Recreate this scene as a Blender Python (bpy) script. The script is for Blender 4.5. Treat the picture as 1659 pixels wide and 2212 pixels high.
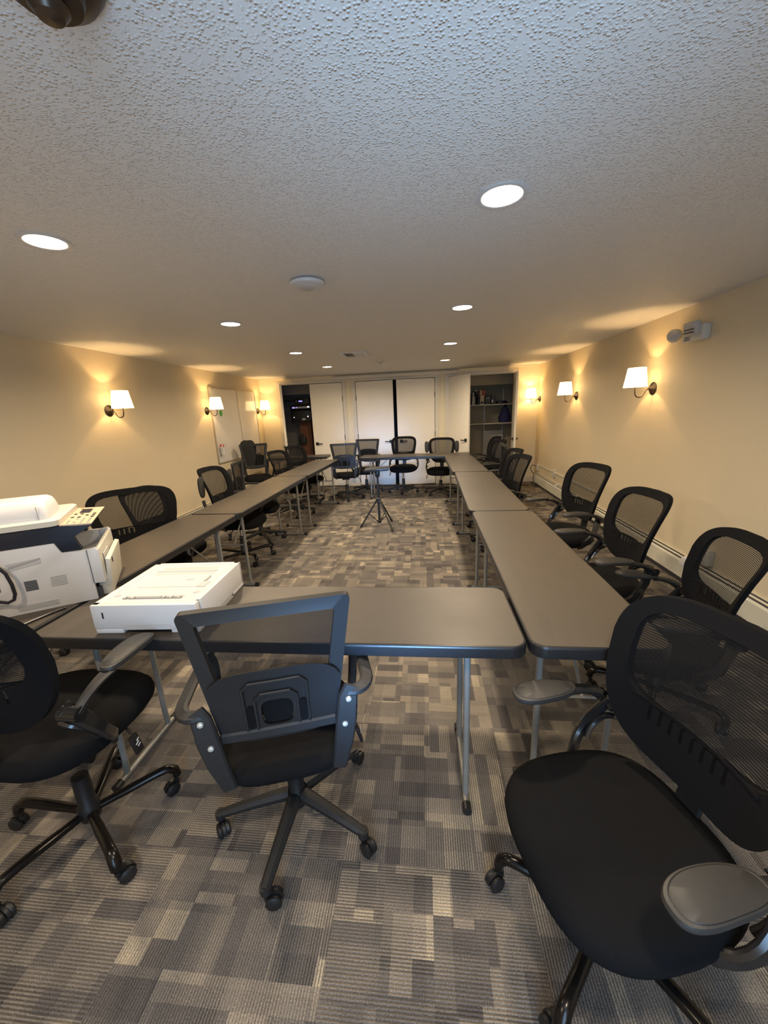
import bpy, bmesh, math, random
from mathutils import Vector, Matrix, Euler
PI = math.pi
D = bpy.data
for o in list(D.objects): D.objects.remove(o)
SC = bpy.context.scene
COL = SC.collection

# ------------------------------------------------------------------ camera
cam = D.cameras.new('camera'); co = D.objects.new('camera', cam); COL.objects.link(co); SC.camera = co
cam.sensor_fit = 'VERTICAL'; cam.sensor_height = 36.0; cam.lens = 831 * 36 / 2212
cam.clip_start = 0.02
def set_cam(yaw, pitch, roll, h):
    cy, sy, cp, sp = math.cos(yaw), math.sin(yaw), math.cos(pitch), math.sin(pitch)
    f = Vector((sy*cp, cy*cp, -sp)); r = Vector((cy, -sy, 0)); d = f.cross(r)
    c, s = math.cos(roll), math.sin(roll)
    r2 = c*r + s*d; d2 = -s*r + c*d
    m = Matrix((( r2.x, -d2.x, -f.x, 0), (r2.y, -d2.y, -f.y, 0), (r2.z, -d2.z, -f.z, h), (0, 0, 0, 1)))
    co.matrix_world = m
set_cam(-0.1093, 0.2559, 0.0443, 1.5)

# ------------------------------------------------------------------ world, view
w = D.worlds.new('world'); SC.world = w; w.use_nodes = True
w.node_tree.nodes['Background'].inputs[0].default_value = (0.45, 0.62, 1.0, 1)
w.node_tree.nodes['Background'].inputs[1].default_value = 0.6
SC.view_settings.view_transform = 'Standard'; SC.view_settings.look = 'None'
SC.view_settings.gamma = 1.0; SC.view_settings.use_curve_mapping = False
SC.view_settings.exposure = 1.22

H = 2.226; XR = 2.192; XL = -3.314; YF = 7.935; YB = -0.9
WARM = (1.0, 0.80, 0.56); WARMER = (1.0, 0.63, 0.27); COOL = (0.40, 0.68, 1.0)
DOWN_W = 9.5; SCONCE_W = 3.4; ASSUMED_DAY_W = 15.0

# assumed cool light; the glazed door behind the photographer is assumed and unseen
def area(name, loc, rot, sx, sy, power, col, shape='RECTANGLE'):
    l = D.lights.new(name, 'AREA'); l.shape = shape; l.size = sx; l.size_y = sy; l.energy = power; l.color = col
    o = D.objects.new(name, l); COL.objects.link(o); o.location = loc; o.rotation_euler = rot
    return o
area('assumed_daylight', (0.12, YB - 0.10, 1.15), (PI/2, 0, 0), 0.80, 1.85, ASSUMED_DAY_W, COOL)

def aim(o, tgt): o.rotation_euler = (Vector(tgt) - o.location).to_track_quat('-Z', 'Y').to_euler()
# added beams: one brightens the ceiling, one tints table edge and far doors blue
o = area('added_ceiling_beam', (0.12, YB + 0.02, 0.75), (0, 0, 0), 0.7, 0.5, 0.9, COOL); o.data.spread = math.radians(38); aim(o, (0.08, 0.75, H))
o = area('added_blue_beam', (0.12, YB + 0.02, 1.10), (0, 0, 0), 0.4, 0.9, 1.7, (0.22, 0.50, 1.0)); o.data.spread = math.radians(15); aim(o, (-0.95, YF, 0.45))

# ------------------------------------------------------------------ materials
def newmat(name):
    m = D.materials.new(name); m.use_nodes = True
    nt = m.node_tree; b = nt.nodes['Principled BSDF']
    return m, nt, b
def setin(b, **k):
    for a, v in k.items():
        b.inputs[a.replace('_', ' ')].default_value = v
def N(nt, t, **k):
    n = nt.nodes.new(t)
    for a, v in k.items(): setattr(n, a, v)
    return n
def math_(nt, op, a, b=None, c=None):
    n = N(nt, 'ShaderNodeMath', operation=op)
    for i, v in enumerate((a, b, c)):
        if v is None: continue
        if isinstance(v, (int, float)): n.inputs[i].default_value = v
        else: nt.links.new(v, n.inputs[i])
    return n.outputs[0]
def simple(name, col, rough=0.5, metal=0.0, spec=0.5, noise=0.0, nscale=60, bump=0.0, bscale=200, emit=None, es=0):
    m, nt, b = newmat(name)
    b.inputs['Base Color'].default_value = (*col, 1); b.inputs['Roughness'].default_value = rough
    b.inputs['Metallic'].default_value = metal; b.inputs['Specular IOR Level'].default_value = spec
    tc = N(nt, 'ShaderNodeTexCoord')
    nz = N(nt, 'ShaderNodeTexNoise'); nz.inputs['Scale'].default_value = nscale; nz.inputs['Detail'].default_value = 4
    nt.links.new(tc.outputs['Object'], nz.inputs['Vector'])
    mx = N(nt, 'ShaderNodeMix', data_type='RGBA')
    lo = [c*(1-noise) for c in col]; hi = [min(1, c*(1+noise)) for c in col]
    mx.inputs[6].default_value = (*lo, 1); mx.inputs[7].default_value = (*hi, 1)
    nt.links.new(nz.outputs['Fac'], mx.inputs[0]); nt.links.new(mx.outputs[2], b.inputs['Base Color'])
    if bump:
        n2 = N(nt, 'ShaderNodeTexNoise'); n2.inputs['Scale'].default_value = bscale
        nt.links.new(tc.outputs['Object'], n2.inputs['Vector'])
        bp = N(nt, 'ShaderNodeBump'); bp.inputs['Strength'].default_value = bump; bp.inputs['Distance'].default_value = 0.002
        nt.links.new(n2.outputs['Fac'], bp.inputs['Height']); nt.links.new(bp.outputs['Normal'], b.inputs['Normal'])
    if emit:
        b.inputs['Emission Color'].default_value = (*emit, 1); b.inputs['Emission Strength'].default_value = es
    return m

M = {}
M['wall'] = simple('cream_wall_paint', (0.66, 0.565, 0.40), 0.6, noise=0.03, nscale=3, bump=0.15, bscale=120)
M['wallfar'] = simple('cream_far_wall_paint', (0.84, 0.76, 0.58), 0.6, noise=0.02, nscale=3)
M['door'] = simple('white_door_paint', (0.90, 0.85, 0.75), 0.45, noise=0.03, nscale=5)
M['trim'] = simple('white_trim_paint', (0.72, 0.68, 0.60), 0.4, noise=0.02)
M['blackhw'] = simple('black_hardware', (0.015, 0.015, 0.016), 0.4, noise=0.1)
M['bronze'] = simple('dark_bronze', (0.06, 0.045, 0.035), 0.35, metal=0.7, noise=0.2)
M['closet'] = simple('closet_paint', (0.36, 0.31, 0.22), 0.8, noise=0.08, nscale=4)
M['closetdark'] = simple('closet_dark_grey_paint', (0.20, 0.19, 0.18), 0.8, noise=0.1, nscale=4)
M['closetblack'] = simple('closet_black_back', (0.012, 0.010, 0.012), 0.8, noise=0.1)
M['shelf'] = simple('shelf_white', (0.55, 0.50, 0.40), 0.5, noise=0.05)
M['plastic'] = simple('black_plastic', (0.011, 0.011, 0.012), 0.45, noise=0.15, bump=0.12, bscale=500)
M['plasticgrey'] = simple('black_matt_plastic', (0.015, 0.015, 0.016), 0.52, noise=0.15, bump=0.15, bscale=500)
M['pad'] = simple('black_arm_pad', (0.028, 0.027, 0.026), 0.5, noise=0.15, bump=0.15, bscale=700)
M['gloss'] = simple('gloss_black_metal', (0.012, 0.012, 0.013), 0.16, metal=0.0, spec=0.8)
M['tube'] = simple('black_painted_tube', (0.016, 0.014, 0.013), 0.22, metal=0.5, noise=0.1)
M['fabric'] = simple('black_seat_fabric', (0.009, 0.009, 0.0098), 0.95, spec=0.08, noise=0.25, nscale=500, bump=0.5, bscale=900)
M['shellfab'] = simple('black_back_fabric', (0.007, 0.007, 0.008), 0.9, spec=0.1, noise=0.25, nscale=500, bump=0.3, bscale=900)
M['chrome'] = simple('chrome', (0.75, 0.75, 0.75), 0.15, metal=1.0)
M['bolt'] = simple('bright_bolt', (0.8, 0.8, 0.78), 0.3, metal=0.6)
M['leg'] = simple('grey_table_leg_paint', (0.30, 0.295, 0.27), 0.35, metal=0.3, noise=0.12, nscale=30)
M['tedge'] = simple('dark_table_edge', (0.016, 0.016, 0.018), 0.32, noise=0.1)
M['tunder'] = simple('table_underside', (0.06, 0.05, 0.045), 0.7, noise=0.1)
M['white'] = simple('white_plastic', (0.62, 0.62, 0.63), 0.4, noise=0.02)
M['ivory'] = simple('ivory_plastic', (0.60, 0.575, 0.50), 0.4, noise=0.02)
M['whitegrey'] = simple('light_grey_plastic', (0.50, 0.50, 0.51), 0.45, noise=0.03)
M['slot'] = simple('dark_slot', (0.03, 0.03, 0.035), 0.6)
M['slotgrey'] = simple('grey_slot', (0.36, 0.36, 0.35), 0.6)
M['navy'] = simple('navy_black_plastic', (0.012, 0.016, 0.03), 0.4, noise=0.1)
M['cable'] = simple('black_cable', (0.012, 0.012, 0.02), 0.4)
M['greycable'] = simple('grey_cable', (0.30, 0.28, 0.25), 0.5)
M['paneltan'] = simple('printer_panel', (0.55, 0.42, 0.30), 0.45, noise=0.1)
M['orange'] = simple('orange_mark', (0.75, 0.25, 0.08), 0.5)
M['heater'] = simple('heater_enamel', (0.62, 0.60, 0.50), 0.4, noise=0.03)
M['board'] = simple('whiteboard_surface', (0.66, 0.64, 0.60), 0.13, spec=0.6, noise=0.02, nscale=3)
M['alu'] = simple('board_frame', (0.45, 0.40, 0.32), 0.4, metal=0.3)
M['red'] = simple('red_plastic', (0.6, 0.05, 0.04), 0.4)
M['green'] = simple('green_plastic', (0.05, 0.32, 0.06), 0.4)
M['wood'] = simple('brown_wood', (0.17, 0.065, 0.03), 0.6, noise=0.35, nscale=12)
M['silver'] = simple('silver_metal', (0.5, 0.5, 0.52), 0.35, metal=0.6)
M['bag'] = simple('navy_bag_cloth', (0.02, 0.02, 0.09), 0.8, noise=0.3, nscale=20)
M['cream'] = simple('cream_carton', (0.55, 0.47, 0.32), 0.6, noise=0.1)
M['rust'] = simple('rust_carton', (0.35, 0.09, 0.04), 0.6, noise=0.2)
M['darkred'] = simple('dark_red_bottle', (0.09, 0.02, 0.025), 0.35, noise=0.2)
M['smoke'] = simple('frosted_grey_plastic', (0.50, 0.48, 0.46), 0.4, noise=0.05)
M['blueled'] = simple('blue_display', (0.1, 0.1, 0.6), 0.4, emit=(0.22, 0.2, 1.0), es=1.3)
M['whiteled'] = simple('white_led', (0.8, 0.8, 0.8), 0.4, emit=(1, 0.85, 0.8), es=3.0)
M['purpleled'] = simple('purple_led', (0.3, 0.2, 0.8), 0.4, emit=(0.35, 0.25, 1.0), es=0.8)
M['downlight'] = simple('downlight_lens', (0.9, 0.9, 0.85), 0.4, emit=(1.0, 0.86, 0.62), es=7.0)
M['jacket'] = simple('black_jacket_cloth', (0.012, 0.013, 0.014), 0.9, noise=0.3, nscale=40, bump=0.4, bscale=60)

def ceiling_mat():
    m, nt, b = newmat('popcorn_ceiling')
    setin(b, Roughness=0.62); b.inputs['Specular IOR Level'].default_value = 0.45
    b.inputs['Base Color'].default_value = (0.74, 0.72, 0.70, 1)
    g = N(nt, 'ShaderNodeNewGeometry')
    v = N(nt, 'ShaderNodeTexVoronoi'); v.inputs['Scale'].default_value = 120; v.inputs['Randomness'].default_value = 1
    nz = N(nt, 'ShaderNodeTexNoise'); nz.inputs['Scale'].default_value = 60; nz.inputs['Detail'].default_value = 3
    nt.links.new(g.outputs['Position'], v.inputs['Vector']); nt.links.new(g.outputs['Position'], nz.inputs['Vector'])
    a = math_(nt, 'SUBTRACT', 0.52, v.outputs['Distance'])
    a = math_(nt, 'MAXIMUM', a, 0.0)
    mr = N(nt, 'ShaderNodeMapRange'); mr.inputs[1].default_value = 0.30; mr.inputs[2].default_value = 0.60
    nt.links.new(nz.outputs['Fac'], mr.inputs[0])
    hgt = math_(nt, 'MULTIPLY', a, math_(nt, 'ADD', mr.outputs[0], 0.25))
    bp = N(nt, 'ShaderNodeBump'); bp.inputs['Strength'].default_value = 0.8; bp.inputs['Distance'].default_value = 0.0085
    nt.links.new(hgt, bp.inputs['Height']); nt.links.new(bp.outputs['Normal'], b.inputs['Normal'])
    return m
M['ceiling'] = ceiling_mat()

def carpet_mat():
    m, nt, b = newmat('carpet_tiles')
    setin(b, Roughness=0.95); b.inputs['Specular IOR Level'].default_value = 0.1
    L = nt.links
    g = N(nt, 'ShaderNodeNewGeometry'); sp = N(nt, 'ShaderNodeSeparateXYZ'); L.new(g.outputs['Position'], sp.inputs[0])
    T = 0.61
    x = math_(nt, 'ADD', sp.outputs[0], 0.30 + 20*T); y = math_(nt, 'ADD', sp.outputs[1], -0.96 + 20*T)
    tx = math_(nt, 'FLOOR', math_(nt, 'DIVIDE', x, T)); ty = math_(nt, 'FLOOR', math_(nt, 'DIVIDE', y, T))
    par = math_(nt, 'MODULO', math_(nt, 'ADD', math_(nt, 'ADD', tx, ty), 1.0), 2.0)     # quarter turned tiles
    inv = math_(nt, 'SUBTRACT', 1.0, par)
    u = math_(nt, 'ADD', math_(nt, 'MULTIPLY', x, par), math_(nt, 'MULTIPLY', y, inv))
    v = math_(nt, 'ADD', math_(nt, 'MULTIPLY', y, par), math_(nt, 'MULTIPLY', x, inv))
    def cell(cu, cv, ou, ov, seed):
        a = math_(nt, 'FLOOR', math_(nt, 'DIVIDE', math_(nt, 'ADD', u, ou), cu))
        c = math_(nt, 'FLOOR', math_(nt, 'DIVIDE', math_(nt, 'ADD', v, ov), cv))
        cb = N(nt, 'ShaderNodeCombineXYZ'); L.new(a, cb.inputs[0]); L.new(c, cb.inputs[1])
        L.new(math_(nt, 'ADD', par, seed), cb.inputs[2])
        wn = N(nt, 'ShaderNodeTexWhiteNoise', noise_dimensions='3D'); L.new(cb.outputs[0], wn.inputs['Vector'])
        return wn
    w1 = cell(0.0508, 0.1525, 0, 0, 1.3); w2 = cell(0.305, 0.0763, 0.02, 0.03, 5.3); w3 = cell(0.1017, 0.061, 0.03, 0.0, 9.3)
    sel = math_(nt, 'GREATER_THAN', cell(0.1525, 0.1525, 0, 0, 17.3).outputs['Value'], 0.45)
    mixv = N(nt, 'ShaderNodeMix', data_type='FLOAT'); L.new(sel, mixv.inputs[0]); L.new(w1.outputs['Value'], mixv.inputs[2]); L.new(w3.outputs['Value'], mixv.inputs[3])
    val = math_(nt, 'ADD', math_(nt, 'MULTIPLY', mixv.outputs[0], 0.72), math_(nt, 'MULTIPLY', w2.outputs['Value'], 0.28))
    cr = N(nt, 'ShaderNodeValToRGB'); e = cr.color_ramp; e.interpolation = 'LINEAR'
    e.elements[0].position = 0.05; e.elements[0].color = (0.075, 0.068, 0.068, 1)
    e.elements[1].position = 0.97; e.elements[1].color = (0.36, 0.31, 0.235, 1)
    k = e.elements.new(0.30); k.color = (0.115, 0.105, 0.098, 1)
    k = e.elements.new(0.62); k.color = (0.175, 0.155, 0.135, 1)
    k = e.elements.new(0.82); k.color = (0.235, 0.205, 0.17, 1)
    L.new(val, cr.inputs[0])
    # ribs
    nz = N(nt, 'ShaderNodeTexNoise'); nz.inputs['Scale'].default_value = 260; nz.inputs['Detail'].default_value = 3
    L.new(g.outputs['Position'], nz.inputs['Vector'])
    n3 = N(nt, 'ShaderNodeTexNoise'); n3.inputs['Scale'].default_value = 9; L.new(g.outputs['Position'], n3.inputs['Vector'])
    ph = math_(nt, 'MULTIPLY', u, 2*PI/0.0085)
    ph = math_(nt, 'ADD', ph, math_(nt, 'MULTIPLY', nz.outputs['Fac'], 2.2))
    rib = math_(nt, 'ADD', math_(nt, 'MULTIPLY', math_(nt, 'SINE', ph), 0.5), 0.5)
    ribamt = math_(nt, 'ADD', math_(nt, 'MULTIPLY', w1.outputs['Value'], 0.40), 0.42)
    k1 = math_(nt, 'SUBTRACT', 1.26, math_(nt, 'MULTIPLY', rib, ribamt))
    k2 = math_(nt, 'ADD', 0.12, math_(nt, 'MULTIPLY', nz.outputs['Fac'], 1.76))
    k3 = math_(nt, 'ADD', 0.94, math_(nt, 'MULTIPLY', n3.outputs['Fac'], 0.3))
    kk = math_(nt, 'MULTIPLY', math_(nt, 'MULTIPLY', k1, k2), k3)
    sc = N(nt, 'ShaderNodeVectorMath', operation='SCALE'); L.new(cr.outputs[0], sc.inputs[0]); L.new(kk, sc.inputs['Scale'])
    L.new(sc.outputs[0], b.inputs['Base Color'])
    bp = N(nt, 'ShaderNodeBump'); bp.inputs['Strength'].default_value = 0.6; bp.inputs['Distance'].default_value = 0.003
    hh = math_(nt, 'ADD', math_(nt, 'MULTIPLY', rib, -1.0), nz.outputs['Fac'])
    L.new(hh, bp.inputs['Height']); L.new(bp.outputs['Normal'], b.inputs['Normal'])
    return m
M['carpet'] = carpet_mat()

def table_mat():
    m, nt, b = newmat('dark_laminate_tabletop')
    L = nt.links
    tc = N(nt, 'ShaderNodeTexCoord')
    mp = N(nt, 'ShaderNodeMapping'); mp.inputs['Scale'].default_value = (3, 45, 1); L.new(tc.outputs['Object'], mp.inputs[0])
    n1 = N(nt, 'ShaderNodeTexNoise'); n1.inputs['Scale'].default_value = 2.0; n1.inputs['Detail'].default_value = 6; L.new(mp.outputs[0], n1.inputs['Vector'])
    n2 = N(nt, 'ShaderNodeTexNoise'); n2.inputs['Scale'].default_value = 420; n2.inputs['Detail'].default_value = 2; L.new(tc.outputs['Object'], n2.inputs['Vector'])
    n3 = N(nt, 'ShaderNodeTexNoise'); n3.inputs['Scale'].default_value = 3.5; n3.inputs['Detail'].default_value = 3; L.new(tc.outputs['Object'], n3.inputs['Vector'])
    f = math_(nt, 'ADD', math_(nt, 'MULTIPLY', n1.outputs['Fac'], 0.3), math_(nt, 'MULTIPLY', n2.outputs['Fac'], 0.7))
    cr = N(nt, 'ShaderNodeValToRGB'); e = cr.color_ramp
    e.elements[0].position = 0.25; e.elements[0].color = (0.050, 0.042, 0.034, 1)
    e.elements[1].position = 0.75; e.elements[1].color = (0.082, 0.068, 0.054, 1)
    L.new(f, cr.inputs[0]); L.new(cr.outputs[0], b.inputs['Base Color'])
    rr = math_(nt, 'ADD', 0.38, math_(nt, 'MULTIPLY', n3.outputs['Fac'], 0.16)); L.new(rr, b.inputs['Roughness'])
    bp = N(nt, 'ShaderNodeBump'); bp.inputs['Strength'].default_value = 0.25; bp.inputs['Distance'].default_value = 0.0006
    L.new(n2.outputs['Fac'], bp.inputs['Height']); L.new(bp.outputs['Normal'], b.inputs['Normal'])
    return m
M['ttop'] = table_mat()

def mesh_mat(name, pitch_z, duty, pitch_x=None, dutyx=0.5, col=(0.009, 0.009, 0.010), lo=0.3, hi=0.95):
    """woven see-through chair mesh: threads are opaque, the gaps between them are open"""
    m, nt, b = newmat(name); L = nt.links
    b.inputs['Base Color'].default_value = (*col, 1); b.inputs['Roughness'].default_value = 0.8
    b.inputs['Specular IOR Level'].default_value = 0.1
    tc = N(nt, 'ShaderNodeTexCoord'); sp = N(nt, 'ShaderNodeSeparateXYZ'); L.new(tc.outputs['Object'], sp.inputs[0])
    fz = math_(nt, 'FRACT', math_(nt, 'DIVIDE', math_(nt, 'ADD', sp.outputs[2], 5.0), pitch_z))
    a = math_(nt, 'LESS_THAN', fz, duty)
    if pitch_x:
        fx = math_(nt, 'FRACT', math_(nt, 'DIVIDE', math_(nt, 'ADD', sp.outputs[0], 5.0), pitch_x))
        a = math_(nt, 'MAXIMUM', a, math_(nt, 'LESS_THAN', fx, dutyx))
    L.new(math_(nt, 'ADD', lo, math_(nt, 'MULTIPLY', a, hi - lo)), b.inputs['Alpha'])
    return m
M['meshA'] = mesh_mat('striped_chair_mesh', 0.0065, 0.60, 0.0031, 0.22, lo=0.25, hi=0.92)
M['meshB'] = mesh_mat('fine_chair_mesh', 0.0030, 0.50, 0.0030, 0.45, lo=0.45, hi=0.80)

def shell_slit_mat():
    m, nt, b = newmat('lumbar_shell_with_slits'); L = nt.links
    b.inputs['Base Color'].default_value = (0.007, 0.007, 0.008, 1); b.inputs['Roughness'].default_value = 0.9
    b.inputs['Specular IOR Level'].default_value = 0.1
    tc = N(nt, 'ShaderNodeTexCoord'); sp = N(nt, 'ShaderNodeSeparateXYZ'); L.new(tc.outputs['Object'], sp.inputs[0])
    fx = math_(nt, 'FRACT', math_(nt, 'DIVIDE', math_(nt, 'ADD', sp.outputs[0], 5.0), 0.026))
    a = math_(nt, 'LESS_THAN', fx, 0.30)
    a = math_(nt, 'MULTIPLY', a, math_(nt, 'LESS_THAN', math_(nt, 'ABSOLUTE', sp.outputs[0]), 0.105))
    a = math_(nt, 'MULTIPLY', a, math_(nt, 'GREATER_THAN', sp.outputs[2], 0.655))
    a = math_(nt, 'MULTIPLY', a, math_(nt, 'LESS_THAN', sp.outputs[2], 0.70))
    L.new(math_(nt, 'SUBTRACT', 1.0, math_(nt, 'MULTIPLY', a, 0.45)), b.inputs['Alpha'])
    return m
M['shellslit'] = shell_slit_mat()

def shade_mat():
    m = D.materials.new('lamp_shade_glass'); m.use_nodes = True; nt = m.node_tree; nt.nodes.clear(); L = nt.links
    out = N(nt, 'ShaderNodeOutputMaterial')
    tr = N(nt, 'ShaderNodeBsdfTranslucent'); tr.inputs[0].default_value = (0.85, 0.72, 0.5, 1)
    df = N(nt, 'ShaderNodeBsdfDiffuse'); df.inputs[0].default_value = (0.85, 0.78, 0.62, 1)
    em = N(nt, 'ShaderNodeEmission'); em.inputs[0].default_value = (1.0, 0.78, 0.44, 1); em.inputs[1].default_value = 1.5
    mx = N(nt, 'ShaderNodeMixShader'); mx.inputs[0].default_value = 0.78; L.new(tr.outputs[0], mx.inputs[1]); L.new(df.outputs[0], mx.inputs[2])
    ad = N(nt, 'ShaderNodeAddShader'); L.new(mx.outputs[0], ad.inputs[0]); L.new(em.outputs[0], ad.inputs[1]); L.new(ad.outputs[0], out.inputs[0])
    return m
M['shade'] = shade_mat()
def glass_mat():
    m, nt, b = newmat('window_glass'); setin(b, Roughness=0.02); b.inputs['Transmission Weight'].default_value = 1.0; b.inputs['IOR'].default_value = 1.05
    return m
M['glass'] = glass_mat()

# ------------------------------------------------------------------ mesh builder
class MB:
    def __init__(s): s.bm = bmesh.new(); s.mi = 0
    def _tag(s, faces, smooth=False):
        for f in faces: f.material_index = s.mi; f.smooth = smooth
    def box(s, c, size, rot=None, bevel=0.0, seg=2):
        g = bmesh.ops.create_cube(s.bm, size=1.0); vs = g['verts']
        bmesh.ops.scale(s.bm, vec=Vector(size), verts=vs)
        fs = list({f for v in vs for f in v.link_faces})
        if bevel > 0:
            es = list({e for v in vs for e in v.link_edges})
            r = bmesh.ops.bevel(s.bm, geom=es, offset=bevel, segments=seg, profile=0.5, affect='EDGES')
            fs = list({f for f in r['faces']} | {f for f in fs if f.is_valid})
            vs = list({v for f in fs for v in f.verts})
        if rot is not None: bmesh.ops.rotate(s.bm, cent=(0, 0, 0), matrix=Euler(rot).to_matrix(), verts=vs)
        bmesh.ops.translate(s.bm, vec=Vector(c), verts=vs)
        s._tag(fs, bevel > 0); return s
    def tube(s, pts, r, n=10, flat=1.0, up=None, caps=True):
        """sweep; r number or list; flat scales the second axis of the section"""
        pts = [Vector(p) for p in pts]; m = len(pts)
        rs = r if isinstance(r, (list, tuple)) else [r]*m
        rings = []; prev = None
        for i, p in enumerate(pts):
            t = (pts[min(i+1, m-1)] - pts[max(i-1, 0)]).normalized()
            if prev is None:
                a = Vector(up) if up else (Vector((0, 0, 1)) if abs(t.z) < 0.9 else Vector((1, 0, 0)))
            else: a = prev
            a = (a - t*a.dot(t)).normalized(); prev = a
            b = t.cross(a)
            rr = rs[i]; ra, rb = (rr, rr*flat) if not isinstance(rr, tuple) else rr
            rings.append([s.bm.verts.new(p + a*math.cos(2*PI*k/n)*ra + b*math.sin(2*PI*k/n)*rb) for k in range(n)])
        fs = []
        for i in range(m-1):
            for k in range(n):
                fs.append(s.bm.faces.new((rings[i][k], rings[i][(k+1) % n], rings[i+1][(k+1) % n], rings[i+1][k])))
        if caps:
            fs.append(s.bm.faces.new(list(reversed(rings[0])))); fs.append(s.bm.faces.new(rings[-1]))
        s._tag(fs, True); return s
    def bar(s, pts, wdt, thk, up=(0, 0, 1), n=1, bev=0.25):
        """rounded rectangular section sweep: wdt across, thk along up; lists allowed"""
        pts = [Vector(p) for p in pts]; m = len(pts)
        ws = wdt if isinstance(wdt, (list, tuple)) else [wdt]*m; ts = thk if isinstance(thk, (list, tuple)) else [thk]*m
        rings = []
        for i, p in enumerate(pts):
            t = (pts[min(i+1, m-1)] - pts[max(i-1, 0)]).normalized()
            u = Vector(up); u = (u - t*u.dot(t)).normalized(); sd = t.cross(u)
            hw, ht = ws[i]/2, ts[i]/2; c = min(hw, ht)*2*bev
            sec = [(-hw+c, -ht), (hw-c, -ht), (hw, -ht+c), (hw, ht-c), (hw-c, ht), (-hw+c, ht), (-hw, ht-c), (-hw, -ht+c)]
            rings.append([s.bm.verts.new(p + sd*a + u*b) for a, b in sec])
        fs = []
        for i in range(m-1):
            for k in range(8): fs.append(s.bm.faces.new((rings[i][k], rings[i][(k+1) % 8], rings[i+1][(k+1) % 8], rings[i+1][k])))
        fs.append(s.bm.faces.new(list(reversed(rings[0])))); fs.append(s.bm.faces.new(rings[-1]))
        s._tag(fs, True); return s
    def lathe(s, prof, c=(0, 0, 0), n=24, axis='z', smooth=True, close=True):
        rings = []
        def place(r, z, a):
            x, y = r*math.cos(a), r*math.sin(a)
            v = {'z': (x, y, z), 'x': (z, x, y), 'y': (y, z, x)}[axis]
            return Vector(v) + Vector(c)
        for r, z in prof:
            rings.append([s.bm.verts.new(place(max(r, 1e-5), z, 2*PI*k/n)) for k in range(n)])
        fs = []
        for i in range(len(prof)-1):
            for k in range(n): fs.append(s.bm.faces.new((rings[i][k], rings[i][(k+1) % n], rings[i+1][(k+1) % n], rings[i+1][k])))
        if close:
            fs.append(s.bm.faces.new(list(reversed(rings[0])))); fs.append(s.bm.faces.new(rings[-1]))
        s._tag(fs, smooth); return s
    def loops(s, loops, cap0=True, cap1=True, smooth=True, closed=True):
        """skin a list of equally long vertex loops"""
        rings = [[s.bm.verts.new(Vector(p)) for p in lp] for lp in loops]; n = len(rings[0]); fs = []
        for i in range(len(rings)-1):
            for k in range(n if closed else n-1): fs.append(s.bm.faces.new((rings[i][k], rings[i][(k+1) % n], rings[i+1][(k+1) % n], rings[i+1][k])))
        if cap0: fs.append(s.bm.faces.new(list(reversed(rings[0]))))
        if cap1: fs.append(s.bm.faces.new(rings[-1]))
        s._tag(fs, smooth); return s
    def prism(s, outline, z0, z1, f=lambda x, y, z: (x, y, z), smooth=False):
        lo = [f(x, y, z0) for x, y in outline]; hi = [f(x, y, z1) for x, y in outline]
        return s.loops([lo, hi], smooth=smooth)
    def ring(s, outer, inner, y0, y1, f):
        """frame between two outlines, front and back skins placed by f(x, z, offset)"""
        A = [[s.bm.verts.new(Vector(f(x, z, yy))) for x, z in ol] for yy in (y0, y1) for ol in (outer, inner)]
        n = len(outer); fs = []
        for k in range(n):
            j = (k+1) % n
            fs.append(s.bm.faces.new((A[0][k], A[0][j], A[1][j], A[1][k])))
            fs.append(s.bm.faces.new((A[2][j], A[2][k], A[3][k], A[3][j])))
            fs.append(s.bm.faces.new((A[0][j], A[0][k], A[2][k], A[2][j])))
            fs.append(s.bm.faces.new((A[1][k], A[1][j], A[3][j], A[3][k])))
        s._tag(fs, True); return s
    def mesh(s, name, mats):
        bmesh.ops.recalc_face_normals(s.bm, faces=s.bm.faces)
        me = D.meshes.new(name); s.bm.to_mesh(me); s.bm.free()
        for m in (mats if isinstance(mats, (list, tuple)) else [mats]): me.materials.append(M[m] if isinstance(m, str) else m)
        try: me.set_sharp_from_angle(angle=math.radians(38))
        except Exception: pass
        return me
def link(name, me, parent=None, loc=(0, 0, 0), rot=(0, 0, 0)):
    o = D.objects.new(name, me); COL.objects.link(o); o.location = loc; o.rotation_euler = rot
    if parent is not None: o.parent = parent
    return o
def tag(o, label=None, cat=None, group=None, kind=None):
    if label: o['label'] = label
    if cat: o['category'] = cat
    if group: o['group'] = group
    if kind: o['kind'] = kind
    return o
def thing(name, label, cat, loc=(0, 0, 0), rz=0, group=None, rot=None):
    o = D.objects.new(name, None); COL.objects.link(o); o.empty_display_size = 0.05
    o.location = loc; o.rotation_euler = rot if rot else (0, 0, rz)
    return tag(o, label, cat, group)
def dup(o, parent=None):
    c = o.copy(); COL.objects.link(c)
    if parent is not None: c.parent = parent
    for ch in [x for x in o.children]: dup(ch, c)
    return c
def superel(a, b, e, n=48, cx=0, cy=0, ph=0.0):
    out = []
    for k in range(n):
        t = 2*PI*k/n + ph; c, s_ = math.cos(t), math.sin(t)
        out.append((cx + a*math.copysign(abs(c)**(2/e), c), cy + b*math.copysign(abs(s_)**(2/e), s_)))
    return out
def rrect(x0, y0, x1, y1, r, n=6):
    out = []
    for cx, cy, a0 in ((x1-r, y1-r, 0), (x0+r, y1-r, PI/2), (x0+r, y0+r, PI), (x1-r, y0+r, 1.5*PI)):
        for k in range(n+1):
            a = a0 + PI/2*k/n; out.append((cx+r*math.cos(a), cy+r*math.sin(a)))
    return out
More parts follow.
